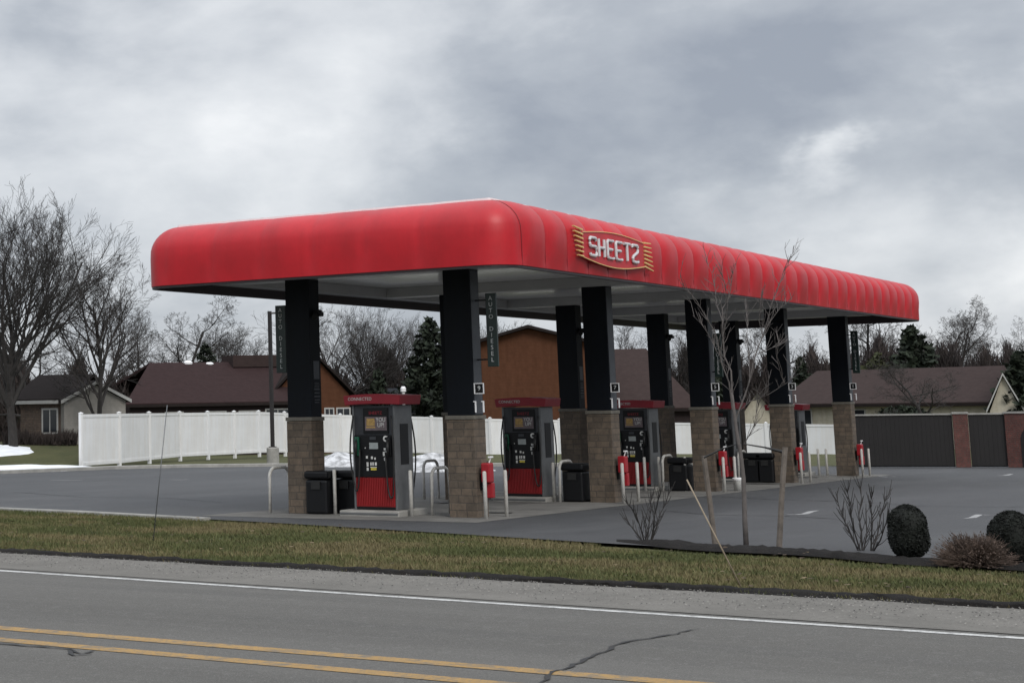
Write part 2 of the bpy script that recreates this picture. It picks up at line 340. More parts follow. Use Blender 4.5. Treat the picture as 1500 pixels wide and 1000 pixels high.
dm=VM('MULTIPLY',tc.outputs['Generated'],(1,1,1.9))
n1=N(nt,'ShaderNodeTexNoise',i_Scale=2.8,i_Detail=8,i_Roughness=.50,i_Distortion=.12); nt.links.new(dm,n1.inputs['Vector'])
n2=N(nt,'ShaderNodeTexNoise',i_Scale=7.0,i_Detail=9,i_Roughness=.54,i_Distortion=.15); nt.links.new(dm,n2.inputs['Vector'])
nw=N(nt,'ShaderNodeTexNoise',i_Scale=5.5,i_Detail=6,i_Roughness=.6); nt.links.new(dm,nw.inputs['Vector'])
off=VM('SUBTRACT',nw.outputs['Color'],(.5,.5,.5)); off2=N(nt,'ShaderNodeVectorMath',operation='SCALE'); nt.links.new(off,off2.inputs[0]); off2.inputs['Scale'].default_value=.17
wd=VM('ADD',dm,off2.outputs['Vector'])
dens=Mth('ADD',Mth('ADD',Mth('MULTIPLY',n1.outputs['Fac'],.58),Mth('MULTIPLY',n2.outputs['Fac'],.62)),-.18)
for px,py,rad,am in [(830,235,.20,.12),(1180,50,.26,.09),(620,250,.16,.05),(1480,300,.10,.05),(1050,150,.18,.05),(1060,365,.07,.05),
                     (1252,230,.026,-.13),(1215,246,.032,-.09),(1165,262,.04,-.08),(1285,222,.03,-.06),(1478,375,.06,-.17),(1370,210,.10,-.10),(1000,290,.07,-.12),(90,230,.22,-.07),(520,90,.22,-.06),(640,190,.06,-.10),(1300,340,.12,-.07),(450,420,.15,-.04),(1150,330,.10,-.05)]:
    d=ray(px,py).normalized(); d=Vector((d.x,d.y,d.z*1.9))
    q=VM('DISTANCE',wd,d); f=N(nt,'ShaderNodeMapRange',interpolation_type='SMOOTHSTEP'); nt.links.new(q,f.inputs[0]); f.inputs[1].default_value=0; f.inputs[2].default_value=rad; f.inputs[3].default_value=am; f.inputs[4].default_value=0
    dens=Mth('ADD',dens,f.outputs[0])
cc=ramp(nt,[(.12,(.95,.955,.96)),(.28,(.70,.72,.745)),(.38,(.575,.60,.635)),(.48,(.425,.455,.50)),(.62,(.30,.33,.385))],dens)
bright=Mth('ADD',1.0,Mth('MULTIPLY',Mth('POWER',Mth('MINIMUM',Mth('MAXIMUM',Mth('SUBTRACT',zz,.36),0),1),1.0),2.6))
bgC=N(nt,'ShaderNodeBackground'); nt.links.new(cc,bgC.inputs['Color']); nt.links.new(bright,bgC.inputs['Strength'])
mxs=N(nt,'ShaderNodeMixShader'); mxs.inputs[0].default_value=.93; nt.links.new(bgS.outputs[0],mxs.inputs[1]); nt.links.new(bgC.outputs[0],mxs.inputs[2]); nt.links.new(mxs.outputs[0],out.inputs[0])
sc.view_settings.view_transform='Standard'; sc.view_settings.look='None'; sc.view_settings.exposure=.22; sc.view_settings.gamma=1
# ------------------------------------------------------------------ ground
def terrain():
    m=MB(); xs=[-400,-120,-40,0,10,20,30,50,80,110,150,220,400,900]; ys=[-700,-300,-120,-60,-30,0,15,30,50,80,110,200,500,1200]
    vs=[(x,y,G(x,y)-.05) for x in xs for y in ys]; ny=len(ys)
    m.add(vs,[(i*ny+j,(i+1)*ny+j,(i+1)*ny+j+1,i*ny+j+1) for i in range(len(xs)-1) for j in range(ny-1)])
    return tag(m.build('ground',M['grass']),kind='structure')
terrain()
gnear=lambda y:17.02+.083*y
def gfar(y):
    T=[(-60,19.0),(-6,20.2),(0,21.0),(3.5,21.88),(6.1,22.95),(9.1,23.75),(13.2,25.23),(16.5,26.35),(19.3,27.14),(22.1,27.94),(24.7,28.42),(30,29.0),(45,30),(80,31)]
    for (a,b),(c,d) in zip(T,T[1:]):
        if a<=y<=c: return b+(d-b)*(y-a)/(c-a)
    return T[-1][1]
Ys=[-55,-30,-12,-6,-3,0,1.5,3.5,5,6.1,7.6,9.1,11,13.2,15,16.5,18,19.3,20.7,22.1,24.7,27,30,38,45,60,78]
lotpoly=[(gfar(y),y) for y in Ys]+[(60,78),(48,46.0),(51.2,44.8),(55.4,44.9),(59,44.9),(62.3,43.5),(64.8,40.4),(66.5,34),(68,26),(69.5,20),(72,12),(78,-5),(80,-55)]
sheet('parking_lot',lotpoly,M['lot'],0)
wx=lambda y:14.75+.0925*y
sheet('road',[(wx(-60)+.35,-60),(wx(90)+.35,90),(-9,90),(-9,-60)],M['road'],-.012)
sheet('road_shoulder',[(gnear(-60)+.1,-60),(gnear(90)+.1,90),(wx(90)+.22,90),(wx(-60)+.22,-60)],M['shoulder'],-.006)
ribbon('white_edge_line',[(wx(y),y) for y in range(-60,90,3)],.125,M['wline'],-.008,jit=.10)
ribbon('yellow_centre_line',[(11.24+.02*y,y) for y in range(-60,90,3)],.215,M['yline'],-.008,jit=.10)
o=ribbon('yellow_centre_line',[(10.52+.03*y,y) for y in range(-60,90,3)],.215,M['yline'],-.008,jit=.10)
rr=random.Random(5)
def crackline(px,w0):
    P=[gp(*q) for q in px]; out=[]
    for a,b in zip(P,P[1:]):
        n=max(2,int((b-a).length/.10))
        for i in range(n): 
            p=a.lerp(b,i/n); out.append((p.x+rr.uniform(-.022,.022),p.y+rr.uniform(-.022,.022)))
    out.append((P[-1].x,P[-1].y)); n=len(out)
    ribbon('road_crack',out,[w0*(.35+.65*math.sin(PI*min(1,(i+1)/n*1.0))**.5)*rr.uniform(.5,1.3) for i in range(n)],M['crack'],-.004,jit=.3,rnd=rr)
crackline([(780,1010),(800,990),(806,984),(850,968),(880,955),(905,941),(930,935),(965,931),(1025,919)],.034)
crackline([(-40,938),(0,941),(60,945),(98,948),(118,955),(138,951)],.04)
crackline([(98,949),(112,958),(135,956)],.04)
for px,wd_ in [([(1153,753),(1166,753.5),(1178,752.5),(1188,749),(1198,747.5)],.13),([(1413,759),(1424,758),(1434,753.5),(1444,754),(1456,754)],.13),([(1462,696.5),(1474,696),(1482,694)],.2),([(1284,697),(1300,698.3),(1312,697.5)],.2),([(75,703),(100,703.3),(120,703)],.2),([(248,702.3),(262,702.6),(276,702)],.2)]:
    ribbon('lane_arrow_marking',[gp(*q) for q in px],[wd_*.5]+[wd_]*(len(px)-2)+[wd_*.5],M['wmark'],.004,jit=.15,rnd=rr)
for pts in ([(31.5,8.0),(32.2,9.1),(32.0,10.4),(33.1,11.6),(33.4,13.0)],[(36,4.2),(37.2,5.9),(37,7.7),(38.6,9.4),(39,11.2),(40.1,12.9)],[(44,26),(46,27.3),(47.5,27.0),(50,28.6),(53,28.4)],[(33,22),(34.5,24.6),(34.2,27),(36,30.5),(36.4,34)],[(48,3),(49.5,5.5),(52.8,7.1),(54,10)]):
    out=[]
    for a_,b_ in zip(pts,pts[1:]):
        for i in range(14): out.append((a_[0]+(b_[0]-a_[0])*i/14+rr.uniform(-.05,.05),a_[1]+(b_[1]-a_[1])*i/14+rr.uniform(-.05,.05)))
    ribbon('lot_crack',out,.05,M['crack'],.004,jit=.5,rnd=rr)
# painted stall dashes are gone with wear; the fuelling pad is concrete
pad=sheet('concrete_pad',[(27.8,13.2),(59.0,13.2),(59.0,19.05),(27.8,19.05)],M['concrete'],.004)
for k in range(1,7):
    ribbon('pad_joint',[(27.8+k*4.6,13.2),(27.8+k*4.6,19.05)],.03,M['crack'],.008)
rs=random.Random(12)
for i in range(16):
    c_=rs.randrange(5); cx,cy=(X0+c_*SP+rs.choice((-2.2,-1.6,1.8,2.6))+rs.uniform(-.3,.3),rs.uniform(13.8,18.4)); ra=rs.uniform(.12,.42); n=18
    sheet('oil_stain',[(cx+ra*rs.uniform(.7,1.2)*math.cos(2*PI*k/n),cy+ra*1.5*rs.uniform(.7,1.2)*math.sin(2*PI*k/n)) for k in range(n)],M['stain'],.009+.0006*i)
# kerbs
def kerb(name,pts,w=.16,h=.13):
    m=MB(); n=len(pts); vs=[]
    for i,p in enumerate(pts):
        a=Vector(pts[max(i-1,0)]);b=Vector(pts[min(i+1,n-1)]); d=(b-a).normalized(); q=Vector((-d.y,d.x))
        for s_,z in ((-1,-.1),(-1,h-.02),(-.8,h),(.8,h),(1,h-.02),(1,-.1)):
            v=Vector(p)+q*w/2*s_; vs.append((v.x,v.y,G(v.x,v.y)+z))
    fs=[(i*6+k,i*6+k+1,(i+1)*6+k+1,(i+1)*6+k) for i in range(n-1) for k in range(5)]
    fs+=[tuple(range(6)),tuple((n-1)*6+k for k in range(6))]
    m.add(vs,fs); return tag(m.build(name,M['kerb']),kind='structure')
kerb('kerb',[(gfar(y)-.04,y) for y in [18.2,19.3,20.5,22.1,24.7,30,38]],h=.035)
kerb('kerb',[(30.5,46.5),(40,46.2),(48,46.0),(51.2,44.8),(55.4,44.9),(59,44.9),(62.3,43.5),(64.8,40.4),(66.5,34),(68,26),(69.5,20)],w=.3,h=.14)
sheet('footpath',[(30.5,46.7),(48,46.2),(51.2,45.0),(55.4,45.1),(59,45.1),(62.5,43.7),(65,40.5),(66.7,34),(68.8,34),(67.4,41.5),(64.3,45.9),(60,47.6),(51,47.4),(48,48.6),(30.5,49)],M['concrete'],.06)
# grass bank rising to the small house at the left
def bank():
    m=MB(); vs=[]; xs=list(range(-420,101,20))+[112,116]; nr_=12
    for x in xs:
        D0=77.5
        for j in range(nr_+1):
            t=j/nr_; D=D0+t*(97-D0); e=min(1,max(0,(D-77.5)/11)); e=e*e*(3-2*e)
            p=at(x,600,D); zt=at(x,651,90).z; z=G(p.x,p.y)-.04+(zt-G(p.x,p.y)+.04)*e*(1 if D<93 else 1)
            vs.append((p.x,p.y,z+.05*noise.noise(Vector((p.x*.3,p.y*.3,0)))))
    n=nr_+1; m.add(vs,[(i*n+j,(i+1)*n+j,(i+1)*n+j+1,i*n+j+1) for i in range(len(xs)-1) for j in range(nr_)])
    return tag(m.build('grass_bank',M['grass'],smooth=True),kind='structure')
bank()
# mulch bed
mb=[gp(x,y) for x,y in [(905,797),(940,791),(1000,794),(1100,799),(1200,805),(1300,812),(1400,820),(1520,829),(1560,833)]]
mlow=[gp(x,y) for x,y in [(1560,842),(1450,832),(1380,826),(1290,819),(1200,813),(1100,807),(1000,800),(930,799)]]
def mulch():
    top=[(1000,794),(1100,799),(1200,805),(1300,812),(1400,820),(1540,831)]
    m=MB(); rnd=random.Random(2); pts=[]
    n=80
    for i in range(n+1):
        t=i/n; x=903+t*660; yt=791+(x-940)*.0685 ; yl=yt+6.5+1.5*math.sin(x*.02); 
        a=gp(x,yt);b=gp(x,yl)
        for j in range(7):
            s=j/6; p=a.lerp(b,s); e=math.sin(PI*s)**.6*min(1,t*12)
            hz=.0+ e*(.035+.04*noise.noise(Vector((x*.03,s*2,0)))+.035*rnd.random())
            pts.append((p.x,p.y,G(p.x,p.y)+hz-.01*(j in(0,6))))
    fs=[(i*7+j,(i+1)*7+j,(i+1)*7+j+1,i*7+j+1) for i in range(n) for j in range(6)]
    m.add(pts,fs); return tag(m.build('mulch_bed',M['mulch'],smooth=True),kind='structure')
mulch()
# grass blades on the verge (uncountable)
def blades():
    rnd=random.Random(11); m=MB(); vs=[];fs=[];mi=[]
    for i in range(150000):
        y=rnd.uniform(.8,26) if rnd.random()<.88 else rnd.uniform(-10,32)
        e=rnd.random(); a=gnear(y)-.02; b=gfar(y)-.10
        if y<9.3: b-=.55
        x=a+(b-a)*e
        if noise.noise(Vector((x*1.3,y*.7,0)))<-.38 and rnd.random()<.6: continue
        edge=min((x-a)/.5,1)
        h=rnd.uniform(.008,.034)*(1+.5*noise.noise(Vector((x*.8,y*.5,3))))*(1.35-.35*edge)
        z=G(x,y)-.045; an=rnd.uniform(0,PI); dx,dy=math.cos(an)*.010,math.sin(an)*.010
        lx,ly=rnd.uniform(-.045,.045),rnd.uniform(-.045,.045)
        n=len(vs); vs+=[(x-dx,y-dy,z),(x+dx,y+dy,z),(x+lx,y+ly,z+.038+h)]; fs.append((n,n+1,n+2))
        p=noise.noise(Vector((x*.9,y*.45,8)))*1.1+.5*noise.noise(Vector((x*3,y*2,2)))+rnd.uniform(-.28,.28)
        mi.append(0 if p<-.12 else (1 if p<.22 else 2))
    m.v=vs;m.f=fs;m.m=mi
    return tag(m.build('verge_grass',[mat('blade_green',(.074,.084,.027),.9,noise_s=2,noise_a=.2),mat('blade_olive',(.112,.108,.042),.9,noise_s=2,noise_a=.2),mat('blade_straw',(.150,.125,.060),.9,noise_s=2,noise_a=.2)]),kind='stuff',label='short winter grass on the verge between the road and the station lot')
blades()
def scatter(name,n,fn,mats,smin,smax,label,flat=False,seed=4):
    rnd=random.Random(seed); m=MB()
    for i in range(n):
        x,y=fn(rnd); s=rnd.uniform(smin,smax); z=G(x,y)+(.004 if not flat else .05)
        q=[(s*rnd.uniform(.6,1.2),0,0),(0,s*rnd.uniform(.6,1.2),0),(-s*rnd.uniform(.6,1.2),0,0),(0,-s*rnd.uniform(.6,1.2),0)]
        a=rnd.uniform(0,6.3); c_,s_=math.cos(a),math.sin(a)
        q=[(x+u*c_-v*s_,y+u*s_+v*c_,z+rnd.uniform(0,s*.4)) for u,v,_ in q]
        n0=len(mats)
        if flat: m.add(q,[(0,1,2,3)],rnd.randrange(n0))
        else: m.add(q+[(x,y,z+s*.7)],[(0,1,4),(1,2,4),(2,3,4),(3,0,4)],rnd.randrange(n0))
    return tag(m.build(name,mats),kind='stuff',label=label)
gr=[mat('stone_light',(.25,.24,.22),.9,noise_s=20,noise_a=.2),mat('stone_mid',(.17,.16,.15),.9,noise_s=20,noise_a=.2),mat('stone_dark',(.05,.048,.045),.9,noise_s=20,noise_a=.2)]
def fsh(r):
    y=r.uniform(0,24); a=wx(y)+.45; b=gnear(y)+.06
    return a+(b-a)*(r.random()**.7),y
scatter('loose_gravel',7000,fsh,gr,.005,.014,'loose gravel scattered along the road shoulder')
def flv(r):
    y=r.uniform(1,26); a=gnear(y)+.1; b=gfar(y)-.3
    return a+(b-a)*r.random(),y
scatter('fallen_leaves',260,flv,[M['leaf'],M['leaf'],M['leaf'],mat('pale_leaf',(.15,.11,.06),.9,noise_s=9,noise_a=.3)],.02,.05,'dead brown leaves lying in the verge grass',flat=True)
# dark sod lip at the lower edge of the verge
m=MB(); rnd=random.Random(8); vs=[];n=260
for i in range(n+1):
    y=-2+i*.115; a=gnear(y)
    for j,(dx,z) in enumerate(((-.05,-.03),(0,.025),(.09,.045),(.22,.0))):
        q=a+dx+.10*noise.noise(Vector((y*1.3,j*.3,0)))+.06*noise.noise(Vector((y*5,j,0))); vs.append((q,y,G(q,y)+z+rnd.uniform(-.01,.014)))
m.add(vs,[(i*4+j,(i+1)*4+j,(i+1)*4+j+1,i*4+j+1) for i in range(n) for j in range(3)])
tag(m.build('sod_edge',M['mulch'],smooth=True),kind='structure')
# ------------------------------------------------------------------ the canopy
XF,XB,YF,YB=27.04,59.66,12.04,19.90
ZS,ZF,ZV,ZT,INS=4.80,4.47,5.08,5.66,.62
ZB=4.60
canopy=empty('station_canopy',((XF+XB)/2,(YF+YB)/2,0),'long red fuel station canopy with rounded scalloped fascia on ten dark columns','canopy')
CO=Vector(canopy.location)
def cmb(m,name,mats,**k):
    o=m.build(name,mats,canopy,off=CO,**k); return o
pf_end=lambda nr:nr.x<-.5
def fascia():
    rc=.6; path=[]   # (point, outward normal, puff, )
    def seg(a,b,nrm,npan,amp):
        a=Vector(a);b=Vector(b); sub=14
        for p in range(npan):
            for k in range(sub):
                u=k/sub; path.append((a.lerp(b,(p+u)/npan),Vector(nrm),amp*(1-abs(2*u-1)**3.2),0,k==0))
    def arc(c,a0,a1,n=7):
        for k in range(n):
            t=a0+(a1-a0)*k/n; d=Vector((math.cos(t),math.sin(t))); path.append((Vector(c)+rc*d,d,.012*math.sin(PI*k/n),1,k==0))
    seg((XF+rc,YF),(XB-rc,YF),(0,-1),31,.105); arc((XB-rc,YF+rc),-PI/2,0)
    seg((XB,YF+rc),(XB,YB-rc),(1,0),6,.02); arc((XB-rc,YB-rc),0,PI/2)
    seg((XB-rc,YB),(XF+rc,YB),(0,1),31,.06); arc((XF+rc,YB-rc),PI/2,PI)
    seg((XF,YB-rc),(XF,YF+rc),(-1,0),6,.034); arc((XF+rc,YF+rc),PI,1.5*PI)
    prof=[(0.0,ZF,0),(.0,ZF+.05,.1),(0,ZF+.2,.45),(0,ZF+.38,.8),(0,ZV-.06,1)]
    for k in range(1,11):
        t=PI/2*k/10; prof.append((INS*(1-math.cos(t)),ZV+(ZT-ZV)*math.sin(t),1-.75*(k/10)**2.5))
    m=MB(); n=len(path); vs=[]
    rnd=random.Random(3)
    for ins,z,pw in prof:
        for p,nr,pf,ic,seam in path:
            q=p-nr*(min(ins,.60)) +nr*(pf*pw) 
            if seam and pw>.3: q-=nr*.012
            vs.append((q.x,q.y,z+(pf*pw*.35 if z>ZV else 0)))
    fs=[(i*n+j,i*n+(j+1)%n,(i+1)*n+(j+1)%n,(i+1)*n+j) for i in range(len(prof)-1) for j in range(n)]
    m.add(vs,fs); o=cmb(m,'fascia',M['red'],smooth=True)
    for j,(p,nr,pf,ic,seam) in enumerate(path):
        if not seam: continue
        fr=pf_end(nr)
        if fr: continue
        sm=MB(); sm.tube([((p-nr*(min(ins,.6)+.004)).x,(p-nr*(min(ins,.6)+.004)).y,z) for ins,z,pw in prof],.0035 if fr else .0085,4); cmb(sm,'fascia_seam',M['red'] if fr else M['seam'],smooth=True)
    # dark trim under the lower edge follows the rounded plan
    t=MB(); tv=[]
    for p,nr,pf,ic,seam in path:
        for ins,z in ((.015,ZF+.30),(.015,ZF-.045),(.10,ZF-.045),(.24,ZS+.03)):
            q=p-nr*ins; tv.append((q.x,q.y,z))
    t.add(tv,[(i*4+k,((i+1)%n)*4+k,((i+1)%n)*4+(k+1)%4,i*4+(k+1)%4) for i in range(n) for k in range(4)]); cmb(t,'bottom_trim',M['gutter'])
    t=MB(); tv=[]  # pale ring stands in for a bright halo line plus a white roof edge
    for p,nr,pf,ic,seam in path:
        for ins,z in ((.54,ZT-.02),(.54,ZT+.035),(.60,ZT+.035),(.60,ZT-.02)):
            q=p-nr*ins; tv.append((q.x,q.y,z))
    t.add(tv,[(i*4+k,((i+1)%n)*4+k,((i+1)%n)*4+(k+1)%4,i*4+(k+1)%4) for i in range(n) for k in range(4)]); cmb(t,'roof_edge_halo',M['letter'])
fascia()
m=MB(); m.box(XF+.5,XB-.5,YF+.5,YB-.5,ZT-.10,ZT-.02); cmb(m,'roof_deck',M['white'])
m=MB(); m.box(XF+.20,XB-.20,YF+.20,YB-.20,ZS+.025,ZS+.08); cmb(m,'soffit',M['soffit'])
def ringtrim(o_,w,z0,z1,name,mt):
    m=MB()
    m.box(XF+o_,XB-o_,YF+o_,YF+o_+w,z0,z1); m.box(XF+o_,XB-o_,YB-o_-w,YB-o_,z0,z1)
    m.box(XF+o_,XF+o_+w,YF+o_+w,YB-o_-w,z0,z1); m.box(XB-o_-w,XB-o_,YF+o_+w,YB-o_-w,z0,z1); return cmb(m,name,mt)
m=MB(); m.box(XF+.22,XB-.22,YF+.22,YF+.62,ZB,ZS+.02); cmb(m,'edge_beam',M['beam'])
m=MB(); m.box(XF+.22,XB-.22,YB-.62,YB-.22,ZB,ZS+.02); cmb(m,'edge_beam',M['beam'])
for xx in (XF+.221,XB-.641):
    m=MB(); m.box(xx,xx+.42,YF+.622,YB-.622,ZB+.10,ZS+.02); cmb(m,'end_beam',M['beam'])
for c in range(5):
    m=MB(); m.box(X0+c*SP-.26,X0+c*SP+.26,YF+.622,YB-.622,ZB+.003,ZS+.02); cmb(m,'cross_beam',M['beam'])
# light fittings under the soffit, unlit
def column(c,row):
    x=X0+c*SP; y=Y0+row*WD; gz=G(x,y); L=Vector((x,y,0))
    a,b=.275,.20
    m=MB(); m.box(-b,b,-a,a,1.87,ZS); sh=m.build('column',M['navy'],canopy,bevel=.008); sh.location=L-CO
    s=MB(); s.box(-.245,.245,-.285,.285,gz-.1,1.80); o=s.build('stone_base',M['stone'],sh,bevel=.012)
    s=MB(); s.box(-.262,.262,-.302,.302,1.802,1.875); o=s.build('stone_cap',M['stonecap'],sh,bevel=.01)
    if row==0:
        s=MB(); s.box(-.17,.17,-a-.006,-a-.002,1.90,ZB-.02); s.build('grey_side_panel',M['navyside'],sh)  # lighter grey sheet over the side face toward the road
        yc=-a-.115; s=MB(); s.box(-.205,-.19,yc-.10,yc+.10,2.27,2.285); s.box(-.205,-.19,yc-.10,yc+.10,2.455,2.47); s.box(-.205,-.19,yc-.10,yc-.082,2.285,2.455); s.box(-.205,-.19,yc+.082,yc+.10,2.285,2.455)
        pq=s.build('number_plaque',M['letter'],sh)
        s=MB(); s.box(-.189,-.18,yc-.10,yc+.10,2.27,2.47); s.box(-.189,-.18,yc+.10,-a,2.3,2.44); s.build('plaque_back',M['black'],pq)
        text('plaque_number',str(9-2*c if c<5 else 1),.12,Vector((-.195,yc,2.37)),FACE_MX,M['signtext'],pq)
        for yy in (-.03,-.19):
            s=MB(); s.box(-.20,-.18,-a+yy-.012,-a+yy+.012,1.93,2.12); s.box(-.20,-.18,-a+yy-.012,-a+yy+.04,2.12,2.14); s.build('bracket',M['letter'],sh)
    else:
        # vertical lettering film on the side face, and a small camera near the top
        s=MB(); rnd=random.Random(31)
        s.box(-.09,.13,-a-.006,-a-.002,2.62,2.98)
        s.build('side_film',M['navyside'],sh)
        s=MB(); z=2.55
        for k in range(9):
            hh=rnd.choice((.03,.05,.07)); s.box(-.09+rnd.uniform(0,.03),.13-rnd.uniform(0,.03),-a-.008,-a-.003,z-hh*.35,z); z-=hh
        s.build('side_lettering',M['navyside'],sh)
        if c in (0,2,3,4):
            s=MB(); s.box(-.05,.05,-a-.16,-a,3.95,3.99); s.tube([(-.03,-a-.08,3.9),(-.22,-a-.14,3.84)],.06,10); s.box(-.10,.04,-a-.20,-a-.02,3.86,3.95); s.build('security_camera',M['black'],sh,bevel=.01)
    return sh
for c in range(5):
    for r_ in (0,1): column(c,r_)
# station logo on the long fascia
LY=YF-.125
def logo():
    root=MB(); 
    # shallow panel behind letters
    cx=31.75; 
    top=[(30.15+i/20*3.25,5.225+.085*math.sin(PI*i/20)-.0*i) for i in range(21)]
    bot=[(33.40-i/20*3.25,4.755-.115*math.sin(PI*i/20)) for i in range(21)]
    p=MB(); p.prism(top+bot,LY+.012,LY+.10,'y'); base=cmb(p,'logo_panel',M['red'])
    f=MB()
    f.tube([(x,LY-.005,z) for x,z in top],.008,5); f.tube([(x,LY-.005,z) for x,z in bot],.011,5)
    f.build('logo_outline',M['gold'],base,off=CO)
    for k in range(7):
        z=5.29-k*.082; l0=29.72+.03*k
        g=MB(); g.prism([(l0,z+.03-.006*k),(30.15,z-.008),(30.16,z-.040),(l0,z+.014-.006*k)],LY-.012,LY+.03,'y'); g.build('logo_ray',M['gold'],base,off=CO)
        z=5.245-k*.080; r0=33.80+.012*k
        g=MB(); g.prism([(33.41,z+.012),(r0,z+.01-.012*k),(r0,z-.006-.012*k),(33.41,z-.018)],LY-.012,LY+.03,'y'); g.build('logo_ray',M['gold'],base,off=CO)
    # block letters drawn with strokes in a unit cell
    LT={'S':[[(1,.82),(1,1),(.0,1),(0,.52),(1,.52),(1,0),(0,0),(0,.14)]],'H':[[(0,0),(0,1)],[(.9,0),(.9,1)],[(0,.5),(.9,.5)]],
        'E':[[(1,1),(0,1),(0,0),(1,0)],[(0,.5),(.8,.5)]],'T':[[(0,1),(1,1)],[(.5,1),(.5,0)]],'Z':[[(0,.86),(0,1),(1,1),(1,.62),(0.05,.3),(0.05,0),(1,0),(1,.14)]]}
    x=30.46; 
    for ch in 'SHEETZ':
        l=MB(); wd=.31; hh=.335; z0=4.815; T=.023
        for st in LT[ch]:
            pts=[]
            for i,q in enumerate(st):
                P=Vector((x+q[0]*wd,LY-.012,z0+q[1]*hh))
                if 0<i<len(st)-1:
                    p0_=Vector((x+st[i-1][0]*wd,LY-.012,z0+st[i-1][1]*hh)); p1_=Vector((x+st[i+1][0]*wd,LY-.012,z0+st[i+1][1]*hh))
                    r0=min(.045,(p0_-P).length*.45); r1=min(.045,(p1_-P).length*.45)
                    A_=P+(p0_-P).normalized()*r0; B_=P+(p1_-P).normalized()*r1
                    pts+=[A_,(A_+B_)*.25+P*.5,B_]
                else: pts.append(P)
            l.tube(pts,.030,8)
        l.build('logo_letter',M['logoletter'],base,off=CO)
        x+=.31+.135
logo()
# hanging AUTO DIESEL signs
def dsign(x,ya,yb,z0,z1,label,brk):
    o=empty('fuel_grade_sign',(x,(ya+yb)/2,z0),label,'sign','vertical fuel grade signs on the columns')
    hw=abs(yb-ya)/2; H=z1-z0
    m=MB(); m.box(-.03,.03,-hw,hw,0,H); m.build('sign_board',M['green'],o,bevel=.008)
    for i,ch in enumerate('AUTO DIESEL'):
        if ch!=' ': text('sign_letter',ch,.115,Vector((-.034,0,H-.10-i*(H-.18)/10.4)),FACE_MX,M['signtext'],o,ext=.002)
    m=MB(); s=1 if brk>0 else -1
    for z in (.12,H-.14): m.box(-.012,.012,min(s*hw,s*(hw+.22)),max(s*hw,s*(hw+.22)),z,z+.03)
    m.build('sign_bracket',M['black'],o)
dsign(X0+.02,13.64,13.43,2.77,4.14,'vertical dark green sign lettered AUTO DIESEL beside the nearest front column',1)
dsign(X0+.02,18.29,18.05,2.76,4.12,'vertical dark sign lettered AUTO DIESEL left of the nearest back column',-1)
dsign(X0+2*SP+.02,13.80,13.60,2.62,3.72,'vertical dark sign beside the third front column behind the bare sapling',1)
dsign(X0+4*SP+.02,13.77,13.55,2.78,4.13,'vertical dark sign beside the farthest front column',1)
